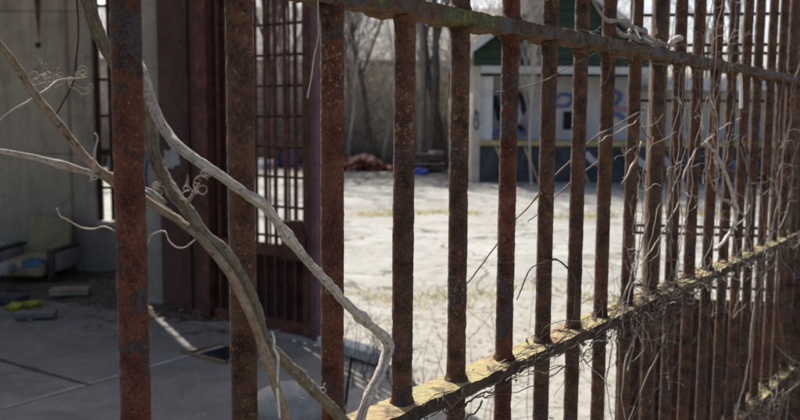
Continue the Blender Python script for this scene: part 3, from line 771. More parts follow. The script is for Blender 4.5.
# right return between slit and pillar
P1, P2 = Vector((-2.62, WY + .02, 0)), Vector((-2.135, 7.238, 0))
w = MB(); dd = (P2 - P1).normalized(); nn = Vector((dd.y, -dd.x, 0))
nn = -nn if nn.x < 0 else nn
poly = [P1, P2, P2 + Vector((.30, .15, 0)), P1 + Vector((.3, .28, 0))]
w.prism(poly, Vector((0, 0, -.15)), Vector((0, 0, 6.6))); w.build('return_wall', M['wall'], wl)
# rusty bars in the slit
sg = thing('window_grille', (-2.85, WY, .55), 'narrow rusty grille in the slit window beside the concrete wall', 'window grille')
MB().bb(-3.052, -3.018, WY + .05, WY + .10, .545, 3.66).build('bar', M['gate_dark'], sg)
MB().bb(-2.922, -2.64, WY + .05, WY + .10, .545, 3.66).build('bar', M['gate_dark'], sg)
MB().bb(-2.936, -2.9225, WY + .07, WY + .08, .545, 3.66).build('thin_bar', M['gate_dark'], sg)
for i in range(9):
    z = .88 + .36 * i
    h = .035 if i == 1 else .014
    MB().bb(-3.05, -2.65, WY + .03, WY + .048, z - h, z + h).build('cross_rod', M['gate_dark'], sg)
pl = MB(); pl.bb(-2.145, -1.985, 7.02, 7.24, -.15, 6.6)
pl = pl.build('concrete_pillar', M['pillar'], bevel=.01); tag(pl, 'square pale concrete pillar left of the dark steel door', 'pillar')
# steel door
def lerp2(a, b, f): return a + (b - a) * f
DA, DB = Vector((-1.97, 6.985, 0)), Vector((-1.60, 6.74, 0))
GA, GB = Vector((-1.585, 6.72, 0)), Vector((-.575, 6.04, 0))
dv = (DB - DA).normalized(); dn = Vector((dv.y, -dv.x, 0))
dr = thing('steel_door', (DA + DB) / 2, 'dark brown steel door panel with a worn white patch and blue paint, between pillar and barred gate', 'door')
c = (DA + DB) / 2
MB().box(c + Vector((0, 0, 1.75)), ((DB - DA).length / 2, .03, 1.72), dv, dn).build('door_panel', M['door_steel'], dr)
MB().box(c + Vector((0, 0, 5.1)), ((DB - DA).length / 2, .12, 1.55), dv, dn).build('lintel_wall', M['wall'], dr)
MB().box(lerp2(DA, DB, .72) + Vector((0, 0, 1.75)) + dn * .04, (.05, .012, 1.72), dv, dn).build('upright', M['gate_dark'], dr)
def blob(name, c, a, b, rx, rz, n, mat, parent, seed, th=.004, nrm=None):
    rnd = random.Random(seed); poly = []
    for i in range(n):
        an = 2 * PI * i / n; k = 1 + rnd.uniform(-.28, .28)
        poly.append(c + a * (rx * k * math.cos(an)) + Vector((0, 0, rz * k * math.sin(an))))
    mb = MB(); mb.prism(poly, b * .0, b * th); return mb.build(name, mat, parent)
M['white_worn'] = flat_mat('worn_white_paint', (.34, .31, .28), .3, 12, .85)
M['blue_spray'] = flat_mat('blue_spray_paint', (.035, .07, .25), .35, 14, .8)
blob('paint_patch', lerp2(DA, DB, .33) + Vector((0, 0, 1.26)) + dn * .031, dv, dn, .10, .085, 18, M['white_worn'], dr, 3)
blob('spray_mark', lerp2(DA, DB, .36) + Vector((0, 0, .97)) + dn * .031, dv, dn, .045, .09, 14, M['blue_spray'], dr, 4)
blob('spray_mark', lerp2(DA, DB, .52) + Vector((0, 0, .93)) + dn * .031, dv, dn, .03, .05, 14, M['blue_spray'], dr, 6)
def brush_line(P, r, mat, parent, name='spray_mark', sides=5):
    pts, rad = spline([(p, r) for p in P], .03)
    return MB().tube(pts, rad, sides).build(name, mat, parent)
pz = [(142, 105), (145, 118), (143, 128), (147, 136), (144, 146), (147, 160), (145, 175), (147, 190)]
for i in range(len(pz) - 1):
    pass
bp = [at(x, y, 7.012) for x, y in pz]
brush_line(bp, .012, M['blue_spray'], pl)

# ------------------------------------------------------------------ red barred gate
gv = (GB - GA).normalized(); gn = Vector((gv.y, -gv.x, 0)); GL = (GB - GA).length
gt = thing('barred_gate', (GA + GB) / 2, 'red brown barred steel gate with a lock box and purple end post', 'gate')
def GP(s_, o_, z): return GA + gv * s_ + gn * o_ + Vector((0, 0, z))
GH = 3.3
MB().box(GP(.06, 0, GH / 2), (.06, .05, GH / 2), gv, gn).build('hinge_post', M['gate_red'], gt, bevel=.005)
MB().box(GP(GL - .075, 0, GH / 2), (.05, .05, GH / 2), gv, gn).build('latch_stile', M['gate_red'], gt, bevel=.005)
MB().box(GP(GL, .012, GH / 2 + .02), (.0235, .065, GH / 2 + .05), gv, gn).build('end_post', M['gate_purple'], gt, bevel=.005)
for z in (.03, .60, GH - .05):
    MB().box(GP(GL / 2, 0, z), (GL / 2 - .13, .02, .045), gv, gn).build('frame_rail', M['gate_red'], gt)
s_ = .20; i = 0
while s_ < GL - .17:
    MB().box(GP(s_, .0, GH / 2 + .01), (.0088, .014, GH / 2 - .06), gv, gn).build('bar', M['gate_red'], gt)
    s_ += .0985; i += 1
s_ = .27
while s_ < GL - .2:
    MB().box(GP(s_, -.075, GH / 2 + .01), (.007, .007, GH / 2 - .06), gv, gn).build('rear_bar', M['gate_red'], gt)
    s_ += .197
for i in range(14):
    z = .25 + .225 * i
    MB().box(GP(GL / 2, -.034, z), (GL / 2 - .13, .008, .010), gv, gn).build('cross_rod', M['gate_dark'], gt)
MB().box(GP(GL / 2, -.06, .285), (GL / 2 - .12, .004, .32), gv, gn).build('kick_sheet', M['gate_dark'], gt)
MB().box(GP(.16, -.12, GH / 2), (.19, .02, GH / 2), gv, gn).build('backing_sheet', M['gate_dark'], gt)
lb = MB()
c = GP(GL - .205, .025, .70); a, b = .115, .15
poly = [c + gv * -a + Vector((0, 0, -b)), c + gv * a * .7 + Vector((0, 0, -b)), c + gv * a + Vector((0, 0, -b * .5)), c + gv * a + Vector((0, 0, b * .3)), c + gv * a * .5 + Vector((0, 0, b)), c + gv * -a + Vector((0, 0, b * .9))]
lb.prism(poly, gn * 0, gn * .045); o = lb.build('lock_box', M['gate_red'], gt, bevel=.006)
MB().tube([GP(GL - .17, .035, GH), GP(GL - .17, .035, .76)], .001, 5).build('wire', M['gate_dark'], gt)
gp_ = GP(GL - .16, -.16, 0)
o = MB().tube([gp_ + Vector((0, 0, -.15)), gp_ + Vector((0, 0, 3.6))], .036, 16, .02, 20).build('round_post', M['tan_steel'], smooth=True)
tag(o, 'tan round steel post just behind the latch side of the barred gate', 'post')

# ------------------------------------------------------------------ armchair and litter by the wall
M['vinyl'] = flat_mat('olive_vinyl', (.185, .160, .070), .3, 7, .6, .004, spec=.3)
M['seat_vinyl'] = flat_mat('seat_vinyl', (.27, .225, .13), .35, 8, .65, .006, spec=.3)
M['dark_wood'] = flat_mat('dark_wood', (.05, .034, .026), .3, 18, .5)
M['arm_panel'] = flat_mat('arm_panel', (.26, .245, .22), .3, 6, .6)
M['blue_cloth'] = flat_mat('blue_cloth', (.055, .105, .155), .4, 20, .9)
ac = thing('armchair', (-3.50, 7.98, 0), 'old olive vinyl armchair with dark wooden arms against the concrete wall', 'armchair')
cx, cy = -3.47, 7.98
ca, sa = math.cos(R(-6)), math.sin(R(-6))
EX, EY = Vector((ca, sa, 0)), Vector((-sa, ca, 0))
def cb(x, y, z, hx, hy, hz, name, mat, bev=.02, tilt=0, parent=ac):
    ey = EY * math.cos(tilt) + Vector((0, 0, 1)) * math.sin(tilt); ez = EX.cross(ey)
    return MB().box(Vector((cx, cy, 0)) + EX * x + EY * y + Vector((0, 0, z)), (hx, hy, hz), EX, ey, ez).build(name, mat, parent, bevel=bev, seg=3, smooth=True)
cb(.02, .23, .40, .225, .055, .22, 'backrest', M['vinyl'], .035, -.18)
cb(0, -.06, .19, .215, .26, .07, 'seat', M['seat_vinyl'], .04, .05)
for sx in (-1, 1):
    arm = cb(sx * .275, -.02, .245, .035, .22, .09, 'arm', M['arm_panel'], .008)
    cb(sx * .275, -.02, .350, .040, .25, .014, 'arm_rest', M['dark_wood'], .006, parent=arm)
    cb(sx * .275, -.255, .235, .036, .014, .115, 'arm_post', M['dark_wood'], .004, parent=arm)
    for fy in (-.22, .2):
        cb(sx * .25, fy, .06, .018, .018, .075, 'leg', M['dark_wood'], .004)
bc = blob('blue_rag', Vector((cx, cy, 0)) + EX * .09 + EY * -.18 + Vector((0, 0, .262)), EX, Vector((0, 0, 1)), .08, .0, 4, M['blue_cloth'], None, 5)
bpy.data.objects.remove(bc)
rag = MB(); rn = 10
for a in range(rn + 1):
    for b in range(rn + 1):
        x = .02 + .19 * a / rn; y = -.325 + .17 * b / rn
        p = Vector((cx, cy, 0)) + EX * (x + .015 * mn.noise(Vector((a * .5, b * .3, 1)))) + EY * y
        p.z = .272 + .05 * (y + .06) + .012 * mn.noise(Vector((a * .6, b * .6, 0))) - (.05 if b == 0 else 0)
        rag.v.append(p)
for a in range(rn):
    for b in range(rn):
        i = a * (rn + 1) + b; rag.f.append((i, i + rn + 1, i + rn + 2, i + 1))
tag(rag.build('rag', M['blue_cloth'], smooth=True), 'blue rag lying on the seat of the old armchair', 'rag')

# mound of leaf mould
mo = MB(); nx, ny = 70, 30
for a in range(nx + 1):
    for b in range(ny + 1):
        x = -8 + 6.9 * a / nx; y = 6.55 + 1.95 * b / ny
        e = min(1, (b / ny) * 3.2) * min(1, (ny - b) / 2 + .2) * min(1, (nx - a) / 10)
        base = 7.55 + .45 * mn.noise(Vector((x * .9, 0, 0))) - .5 * max(0, x + 3) 
        k = max(0, min(1, (y - base + .35) / .5))
        h = -.012 + k * (.045 + .05 * mn.noise(Vector((x * 2.2, y * 2.2, 0))) + .02 * mn.noise(Vector((x * 9, y * 9, 0)))) * e + k * .02
        mo.v.append(Vector((x, y, h)))
for a in range(nx):
    for b in range(ny):
        i = a * (ny + 1) + b; mo.f.append((i, i + ny + 1, i + ny + 2, i + 1))
tag(mo.build('leaf_mould', M['leafmould'], smooth=True), 'dark mound of rotted leaves along the foot of the shaded wall', 'leaf mould', kind='stuff')

def scatter(name, mat, n, fn, size, label, seed, cat='litter'):
    rnd = random.Random(seed); mb = MB()
    for _ in range(n):
        p = fn(rnd); s = rnd.uniform(*size); a = rnd.random() * 6.28
        u = Vector((math.cos(a), math.sin(a), rnd.uniform(-.15, .15))) * s
        v = Vector((-math.sin(a), math.cos(a), rnd.uniform(-.15, .15))) * s * rnd.uniform(.3, .8)
        k = Vector((0, 0, s * rnd.uniform(.0, .2)))
        b = len(mb.v)
        mb.v += [p - u + k, p - v * .9, p + u + k * .5, p + v]
        mb.f.append((b, b + 1, b + 2)); mb.f.append((b, b + 2, b + 3))
    return tag(mb.build(name, mat), label, cat, kind='stuff')
def near_wall(r):
    x = r.uniform(-6, -1.0); y = r.uniform(6.2, 8.4) if x < -2.4 else r.uniform(6.0, 7.0)
    return Vector((x, y, .02 + (.04 if y > 7.6 else 0)))
scatter('dead_leaves', M['leaf_dead'], 900, near_wall, (.012, .04), 'dead leaves and crumbs scattered before the shaded wall', 3)
scatter('pale_crumbs', M['gravel'], 420, lambda r: Vector((r.uniform(-5, -.5), r.uniform(4.0, 8.2), .008)), (.004, .016), 'pale crumbs of grit strewn over the shaded floor', 4)
def lotp(r):
    y = 5.0 + 3.4 * r.random() ** 1.3; return Vector((r.uniform(-.2, 5.5), y, -.008))
scatter('dead_leaves', M['leaf_pale'], 1300, lotp, (.008, .028), 'pale dry leaves littering the sunlit lot beyond the fence', 5)
def lotn(r): return Vector((r.uniform(-.1, 4.5), r.uniform(1.5, 6.5), -.008))
scatter('dead_leaves', M['leaf_pale'], 500, lotn, (.008, .026), 'brown dead leaves on the ground close behind the fence', 6)
scatter('stones', M['gravel'], 1200, lambda r: Vector((r.uniform(-.2, 6), r.uniform(3.5, 9), -.012)), (.006, .018), 'broken grit and stones over the sunlit lot', 8)
scatter('far_litter', M['leaf_dead'], 1500, lambda r: Vector((r.uniform(-6, 9), 25.5 - 6 * r.random() ** 2, .0)), (.03, .12), 'brown litter strewn along the far side of the lot', 9)

# boards and scraps near the chair
M['board'] = flat_mat('board_tan', (.25, .19, .13), .3, 8, .8)
M['yellow'] = flat_mat('yellow_scrap', (0.252, 0.228, 0.030), .35, 10, .6)
M['slab'] = flat_mat('slab_grey', (.16, .148, .125), .35, 8, .9)
c = gp(70, 291, .07); MB().box(c, (.16, .07, .03), (.98, .2, 0), (-.2, .98, 0)).build('board', M['board'], bevel=.006)
tag(bpy.data.objects['board'], 'short tan board lying right of the armchair', 'board')
yb = MB(); rnd = random.Random(8)
for i in range(9):
    p = gp(12 + i * 3.2, 309 - i * .6, .06); yb.box(p + Vector((0, 0, .02 * rnd.random())), (.05, .03, .018), Vector((1, rnd.uniform(-.5, .5), rnd.uniform(-.3, .3))).normalized(), Vector((0, 1, .3)).normalized(), Vector((0, -.3, 1)).normalized())
tag(yb.build('crumpled_wrapper', M['yellow'], bevel=.008), 'crumpled yellow wrapper on the leaf mould below the armchair', 'wrapper')
c = gp(36, 314, .04); tag(MB().box(c, (.15, .07, .022), (.97, .24, 0), (-.24, .97, 0)).build('flat_slab', M['slab'], bevel=.006), 'thin grey slab beside the yellow wrapper', 'slab')
c = gp(6, 298, .06); tag(MB().box(c, (.18, .08, .03), (.95, -.3, 0), (.3, .95, 0)).build('flat_slab', M['joint_dark'], bevel=.006), 'dark plank lying at the left edge under the armchair', 'plank')
c = gp(-2, 270, .22); tag(MB().box(c, (.13, .10, .05), (1, 0, .1), (0, 1, 0)).build('cushion', M['arm_panel'], bevel=.03, seg=3, smooth=True), 'pale cushion at the left edge beside the armchair', 'cushion')
# boulder near the fence foot
bo = bpy.data.meshes.new('rock'); import bmesh
bm = bmesh.new(); bmesh.ops.create_icosphere(bm, subdivisions=4, radius=1)
rc = Vector((-.56, 4.36, .03))
for v in bm.verts:
    q = v.co.copy(); k = 1 + .14 * mn.noise(q * 1.3) + .05 * mn.noise(q * 4) + .015 * mn.noise(q * 14)
    v.co = Vector((q.x * .25 * k, q.y * .17 * k, q.z * .16 * k)) + rc
bm.to_mesh(bo); bm.free(); bo.materials.append(M['stone']); bo.polygons.foreach_set('use_smooth', [True] * len(bo.polygons))
ro = bpy.data.objects.new('rock', bo); COL.objects.link(ro); tag(ro, 'rounded grey stone on the shaded floor at the bottom of the view', 'rock')

# dead weeds beyond the fence
def weeds(name, spots, mat, label, seed, h=(.3, .8), sp=.25, cat='weeds', r0=.003, kind='stuff'):
    rnd = random.Random(seed); mb = MB()
    for (x, y, n) in spots:
        for _ in range(n):
            p = Vector((x + rnd.gauss(0, .12), y + rnd.gauss(0, .12), -.03)); H = rnd.uniform(*h)
            d = Vector((rnd.uniform(-sp, sp), rnd.uniform(-sp, sp), 1)); pts = [p.copy()]; k = 8
            for i in range(k):
                d = d + Vector((rnd.uniform(-.18, .18), rnd.uniform(-.18, .18), 0)); p = p + d.normalized() * (H / k); pts.append(p.copy())
            r = r0 * rnd.uniform(.6, 1.2)
            mb.tube(pts, [r * (1 - .7 * i / k) for i in range(k + 1)], 5, cap=False)
            for _b in range(rnd.randint(1, 4)):
                q = pts[rnd.randint(3, k)].copy(); e = Vector((rnd.uniform(-1, 1), rnd.uniform(-1, 1), rnd.uniform(.1, 1))).normalized(); qq = [q.copy()]
                for i in range(5):
                    e = (e + Vector((rnd.uniform(-.3, .3), rnd.uniform(-.3, .3), rnd.uniform(-.2, .2)))).normalized(); q = q + e * H * .06; qq.append(q.copy())
                mb.tube(qq, [r * .6 * (1 - .6 * i / 6) for i in range(6)], 4, cap=False)
    return tag(mb.build(name, mat, smooth=True), label, cat, kind=kind)
weeds('dead_weeds', [(-.22, 5.2, 12), (-.1, 5.0, 14), (.0, 4.8, 12), (.1, 4.6, 8)], M['twig_dark'], 'dark dead weed stalks at the yard edge between the third and fourth bars', 3, (.2, .55), .5)
weeds('dead_weeds', [(.38, 2.6, 3), (.6, 2.9, 4), (.85, 3.0, 3), (.3, 3.6, 3), (1.2, 2.6, 5), (1.0, 2.2, 5)], M['twig_mid'], 'thin dead weed stalks standing close behind the middle bars', 4, (.7, 1.35), .35, r0=.0022)
weeds('dead_weeds', [(1.1, 2.3, 2), (1.3, 2.5, 3), (1.5, 2.5, 3), (1.25, 2.2, 2)], M['twig_pale'], 'pale dead stalks crowded between the fence and the barred panel', 6, (.6, 1.3), .3, r0=.003)

def grass(name, mat, n, fn, h, label, seed):
    rnd = random.Random(seed); mb = MB()
    for _ in range(n):
        p = fn(rnd); H = rnd.uniform(*h); a = rnd.random() * 6.28; w = H * .06 + .003
        t = Vector((rnd.uniform(-.5, .5), rnd.uniform(-.5, .5), 1)).normalized() * H
        s = Vector((math.cos(a), math.sin(a), 0)) * w; b = len(mb.v)
        mb.v += [p - s, p + s, p + t * .6 + s * .6, p + t]; mb.f.append((b, b + 1, b + 2, b + 3))
    return tag(mb.build(name, mat), label, 'grass', kind='stuff')
M['grass_dry'] = flat_mat('grass_dry', (.52, .44, .28), .35, 4, .9)
M['grass_green'] = flat_mat('grass_green', (.24, .25, .11), .35, 4, .9)
thin(M['grass_dry'], (.50, .40, .22)); thin(M['grass_green'], (.26, .27, .10))
def strip_fn(x0, y0, x1, y1, w):
    def f(r):
        while True:
            k = r.random(); x = x0 + (x1 - x0) * k; y = y0 + (y1 - y0) * k + .55 * mn.noise(Vector((x * .45, w, 0))) + r.gauss(0, w)
            if mn.noise(Vector((x * .9, y * .7, w))) > .05: return Vector((x, y, -.022))
    return f
grass('weedy_grass', M['grass_green'], 1500, strip_fn(-1.5, 14.1, 9, 14.6, .22), (.02, .08), 'green weeds in the long crack across the far lot', 1)
grass('dry_grass', M['grass_dry'], 1700, strip_fn(-1.5, 14.3, 9, 14.8, .35), (.03, .10), 'dry grass along the long crack across the far lot', 2)
grass('weedy_grass', M['grass_green'], 900, strip_fn(-.6, 7.35, 5, 7.5, .22), (.015, .045), 'green weeds in the crack across the near lot', 3)
grass('dry_grass', M['grass_dry'], 1500, strip_fn(-.6, 7.4, 5, 7.6, .35), (.015, .05), 'dry grass along the crack across the near lot', 4)

# ------------------------------------------------------------------ far side of the lot
M['roof'] = flat_mat('roof_shingle', (0.413, 0.394, 0.369), .25, 1.2, .9)
M['tanwall'] = flat_mat('wall_tan_far', (.62, .59, .49), .2, 1.0, .9)
M['cream'] = flat_mat('wall_cream', (.50, .46, .37), .2, 3, .85)
M['paint_pale'] = flat_mat('wall_pale_blue', (.52, .53, .54), .22, 2, .85, c2=(.36, .36, .36))
M['green'] = flat_mat('siding_green', (.028, .055, .036), .2, 3, .7)
M['fascia'] = flat_mat('fascia_white', (.52, .54, .52), .15, 4, .7)
M['dark'] = flat_mat('dark_void', (.02, .022, .027), .3, 3, .9)
M['dockwall'] = flat_mat('dock_dark', (.075, .078, .082), .4, 3, .85, c2=(.018, .02, .024))
M['timber_y'] = flat_mat('timber_yellow', (.44, .34, .17), .35, 3, .8, c2=(.22, .17, .10))
M['spray_dark'] = flat_mat('spray_dark', (.014, .016, .032), .3, 5, .8, c2=(.045, .045, .07))
M['spray_blue'] = flat_mat('spray_blue', (.07, .12, .36), .3, 5, .8, c2=(.20, .25, .38))
M['spray_pink'] = flat_mat('spray_pink', (.40, .17, .21), .3, 5, .8, c2=(.36, .33, .37))
M['spray_white'] = flat_mat('spray_white', (.66, .66, .66), .2, 3, .8)
M['door_tag'] = flat_mat('door_tag_panel', (.33, .34, .42), .3, 3, .8, c2=(.22, .13, .09))
M['brush_mid'] = flat_mat('brush_mid', (.30, .262, .22), .5, .8, .9)
M['bark_far'] = flat_mat('bark_far', (.13, .108, .09), .4, 5, .9)
M['bark_pale_far'] = flat_mat('bark_pale_far', (.28, .245, .21), .35, 5, .9)
M['twig_far'] = flat_mat('twig_far', (.50, .455, .40), .3, 2, .9)
M['brush'] = flat_mat('brush_far', (.44, .39, .33), .45, .6, .9)
M['brush_dark'] = flat_mat('brush_dark', (.11, .098, .085), .5, .8, .9)

# long house behind the trees
lh = thing('long_house', (-4, 40, -.15), 'long low building with a broad pale shingle roof behind the bare trees', 'building')
MB().bb(-20, 6.7, 36.4, 46, -.15, 4.0).build('wall', M['tanwall'], lh)
poly = [Vector((0, 35.7, 3.9)), Vector((0, 41.2, 6.75)), Vector((0, 46.7, 3.9)), Vector((0, 46.7, 4.05)), Vector((0, 41.2, 6.93)), Vector((0, 35.7, 4.05))]
MB().prism([poly[i] for i in (0, 1, 4, 5)], Vector((-20.5, 0, 0)), Vector((7.0, 0, 0))).build('roof', M['roof'], lh)
MB().prism([poly[i] for i in (1, 2, 3, 4)], Vector((-20.5, 0, .002)), Vector((7.0, 0, .002))).build('roof', M['roof'], lh)
MB().bb(-20.5, 7.0, 35.62, 35.70, 3.82, 4.06).build('gutter', M['brush_dark'], lh)
for x in (-14.5, -10.2):
    MB().bb(x, x + 1.2, 36.34, 36.40, 1.4, 2.6).build('window', M['dark'], lh)

# green gabled building with a loading dock
B0 = Vector((1.86, 22.0, 0)); bex = Vector((.9994, .035, 0)); bey = Vector((-.035, .9994, 0))
gb = thing('gabled_building', B0 + Vector((0, 0, -.15)), 'small building with a green gable over a graffiti covered loading dock, across the lot', 'building')
def BP(x, y, z): return B0 + bex * x + bey * y + Vector((0, 0, z))
def bbx(x0, x1, y0, y1, z0, z1, name, mat, parent=gb, bevel=0):
    return MB().box(BP((x0 + x1) / 2, (y0 + y1) / 2, (z0 + z1) / 2), ((x1 - x0) / 2, (y1 - y0) / 2, (z1 - z0) / 2), bex, bey).build(name, mat, parent, bevel=bevel)
BW = 4.7
bbx(0, .2, 0, 7, -.15, 3.2, 'pier', M['cream'])
bbx(.201, BW + 5, 1.5, 7, -.15, 2.83, 'back_wall', M['paint_pale'])
bbx(BW + 5.0, BW + 5.3, 0, 7, -.15, 2.83, 'end_wall', M['paint_pale'])
dock = bbx(.201, BW + 5, .05, 1.49, -.15, .93, 'dock', M['dockwall'])
bbx(.201, BW + 5, -.02, 1.495, .932, 1.06, 'dock_edge', M['timber_y'])
bbx(BW + .15, BW + 5.4, -.1, 7.2, 2.40, 2.58, 'flat_roof', M['fascia'])
gz = 2.86; pk = gz + .55 + (BW / 2) * .72
poly = [BP(.0, -.05, gz + .12), BP(BW, -.05, gz + .12), BP(BW, -.05, gz + .5), BP(BW / 2, -.05, pk), BP(0, -.05, gz + .5)]
gab = MB().prism(poly, bey * 0, bey * .12).build('gable_siding', M['green'], gb)
for i in range(9):
    z = gz + .3 + .25 * i
    half = BW / 2 if z < gz + .5 else (pk - z) / .72
    if half > .2:
        MB().box(BP(BW / 2, -.057, z), (half - .05, .005, .008), bex, bey).build('siding_lap', M['dark'], gab)
bbx(.205, BW + .05, -.10, .06, gz - .06, gz + .118, 'fascia', M['fascia'])
bbx(.21, BW, .06, 1.49, gz - .05, gz, 'soffit', M['dark'])
for sgn in (-1, 1):
    ex_ = BP(BW / 2 + sgn * (BW / 2 + .35), 0, gz + .5 - .35 * .72 + .02); tp = BP(BW / 2, 0, pk + .05)
    d = (tp - ex_)
    up_ = Vector((0, 0, .14))
    poly = [ex_ + bey * -.45, tp + bey * -.45, tp + bey * -.45 + up_, ex_ + bey * -.45 + up_]
    MB().prism(poly, bey * 0, bey * 7.9).build('roof', M['roof'], gb)
    poly = [ex_ + bey * -.48 - up_ * .3, tp + bey * -.48 - up_ * .3, tp + bey * -.48 + up_ * 1.1, ex_ + bey * -.48 + up_ * 1.1]
    MB().prism(poly, bey * 0, bey * .028).build('barge_board', M['fascia'], gb)
# doors, window, sprayed marks on the dock's back wall
bbx(.22, .55, .2, .24, 1.062, 2.72, 'white_panel', M['spray_white'])
dpn = bbx(.62, 1.75, 1.44, 1.498, 1.062, 2.42, 'door', M['door_tag'])
bbx(2.72, 3.0, 1.45, 1.498, 1.35, 1.85, 'window', M['dark'])
def mark(pts, w, mat, parent=gb, y=1.43):
    P = [BP(x, y, z) for x, z in pts]
    mb = MB(); q, _ = spline([(p, 0) for p in P], .08)
    for i in range(len(q) - 1):
        mb.beam(q[i], q[i + 1] + (q[i + 1] - q[i]) * .3, w, .006, tuple(bey))
    return mb.build('spray_mark', mat, parent)
mark([(0.67, 1.55), (0.80, 2.25), (0.93, 1.6), (1.05, 2.3), (1.07, 1.5)], .13, M['spray_dark'], dpn)
mark([(1.20, 1.3), (1.25, 2.1), (1.45, 2.3), (1.60, 1.9), (1.35, 1.6), (1.65, 1.25)], .15, M['spray_dark'], dpn, y=1.425)
mark([(1.35, 2.05), (1.50, 1.75), (1.40, 1.5)], .09, M['spray_white'], dpn, y=1.42)
mark([(0.70, 1.15), (1.05, 1.35), (1.35, 1.2), (1.70, 1.3)], .09, M['spray_blue'], dpn, y=1.42)
mark([(2.35, 2.0), (2.60, 2.3), (2.95, 2.25), (2.80, 2.0), (2.40, 2.02)], .10, M['spray_blue'])
mark([(3.90, 2.0), (4.05, 2.4), (4.30, 2.3), (4.15, 2.05)], .12, M['spray_blue'])
mark([(3.95, 1.9), (4.20, 1.95), (4.50, 1.9)], .12, M['spray_pink'])
mark([(3.95, 1.65), (4.20, 1.8), (4.45, 1.6)], .12, M['spray_blue'])
mark([(.04, 1.5), (.09, 1.85), (.16, 1.5), (.12, 1.35), (.05, 1.45)], .03, M['spray_dark'], y=-.012)
mark([(.03, 1.7), (.10, 1.6), (.17, 1.78)], .03, M['spray_blue'], y=-.014)
mark([(3.0, .75), (3.3, .5), (3.6, .75), (3.4, .35)], .16, M['paint_pale'], dock, y=.035)
mark([(4.2, .75), (4.6, .45), (4.9, .7), (5.3, .4)], .18, M['paint_pale'], dock, y=.035)
mark([(6.4, .75), (6.8, .4), (7.3, .7)], .16, M['spray_blue'], dock, y=.035)
for i, x in enumerate((1.0, 1.75, 3.05, 4.3)):
    a = BP(x, -.16, -.02); b = BP(x - .38, -.05, .9)
    MB().beam(a, b, .05, .05).build('brace', M['timber_y'], dock)

# things lying about in front of the buildings
M['brick'] = flat_mat('brick_rubble', (.25, .10, .07), .4, 5, .9)
M['brick_pale'] = flat_mat('brick_pale', (.42, .24, .18), .3, 5, .9)
rub = thing('rubble_pile', gp(358, 170), 'heap of reddish brick rubble at the far edge of the lot', 'rubble')
rnd = random.Random(4)
for k, (mt, n) in enumerate((('brick', 120), ('brick_pale', 60))):
    mb = MB()
    for _ in range(n):
        x = rnd.gauss(0, .75); h = max(0, .40 - abs(x) * .28) * rnd.random()
        if k: x = .25 + rnd.gauss(0, .35); h = max(.08, .46 - abs(x - .2) * .45) * rnd.uniform(.7, 1)
        p = gp(356, 170) + Vector((x, rnd.gauss(0, .3), h + .03)); a = Vector((rnd.uniform(-1, 1), rnd.uniform(-1, 1), rnd.uniform(-.4, .4))).normalized(); b = a.orthogonal().normalized()
        mb.box(p, (.10, .05, .035), a, b, a.cross(b))
    tag(mb.build('bricks', M[mt], rub), kind='stuff')
M['pallet'] = flat_mat('pallet_wood', (.12, .09, .085), .3, 4, .9)
M['plank_pale'] = flat_mat('plank_pale', (.34, .31, .28), .3, 4, .9)
pt = thing('pallet', gp(424, 172), 'stack of dark timber planks with a pale edge lying beside the white bin', 'pallet')
c = gp(424, 172)
for z, w_, mt in ((.12, .62, 'pallet'), (.26, .64, 'plank_pale'), (.42, .6, 'pallet'), (.50, .58, 'pallet')):
    MB().box(c + Vector((0, .3, z)), (w_, .45, .045 if mt == 'pallet' else .02)).build('plank', M[mt], pt)
for x in (-.5, 0, .5):
    MB().box(c + Vector((x, .3, .34)), (.05, .4, .05)).build('block', M['pallet'], pt)
def crumple(name, c, rx, ry, rz, mat, label, cat, seed):
    bm = bmesh.new(); bmesh.ops.create_icosphere(bm, subdivisions=3, radius=1); me = bpy.data.meshes.new(name)
    for v in bm.verts:
        q = v.co.copy(); k = 1 + .5 * mn.noise(q * 1.7 + Vector((seed, 0, 0))) + .25 * mn.noise(q * 4)
        v.co = Vector((q.x * rx * k, q.y * ry * k, max(-.02, q.z * rz * k))) + c
    bm.to_mesh(me); bm.free(); me.materials.append(mat); o = bpy.data.objects.new(name, me); COL.objects.link(o); return tag(o, label, cat)
M['tarp'] = flat_mat('tarp_blue', (.06, .12, .45), .2, 4, .6)
M['teal'] = flat_mat('board_teal', (.05, .24, .30), .2, 4, .6)
M['white_plastic'] = flat_mat('white_plastic', (.55, .54, .52), .15, 4, .6)
M['orange'] = flat_mat('orange_band', (.48, .22, .07), .2, 4, .6)
crumple('tarp', gp(416, 174), .38, .3, .16, M['tarp'], 'crumpled blue tarp on the lot in front of the planks', 'tarp', 3)
bn = thing('bin', gp(437, 171), 'white bin with an orange panel standing by the tree trunks', 'bin')
c = gp(436, 171)
mb = MB(); mb.tube([c, c + Vector((0, 0, .62)), c + Vector((0, 0, .66))], [.17, .24, .24], 20); mb.build('bin_body', M['white_plastic'], bn)
MB().box(c + Vector((.02, -.245, .44)), (.075, .02, .18)).build('panel', M['orange'], bn)
MB().tube([c + Vector((0, 0, .661)), c + Vector((0, 0, .72))], [.26, .25], 20).build('lid', M['joint_dark'], bn)
c = gp(470, 176)
tag(MB().prism([c + Vector((-.42, 0, 0)), c + Vector((.05, 0, 0)), c + Vector((-.28, .05, .50))], Vector((0, 0, 0)), Vector((.02, .05, .0))).build('board', M['white_plastic']), 'white triangular board leaning before the teal board', 'board')
tag(MB().prism([c + Vector((-.26, .1, 0)), c + Vector((.30, .1, 0)), c + Vector((.26, .2, .45)), c + Vector((-.24, .2, .52))], Vector((0, 0, 0)), Vector((0, .05, 0))).build('board', M['teal']), 'teal board leaning against the corner of the green gabled building', 'board')
c = gp(513, 177)
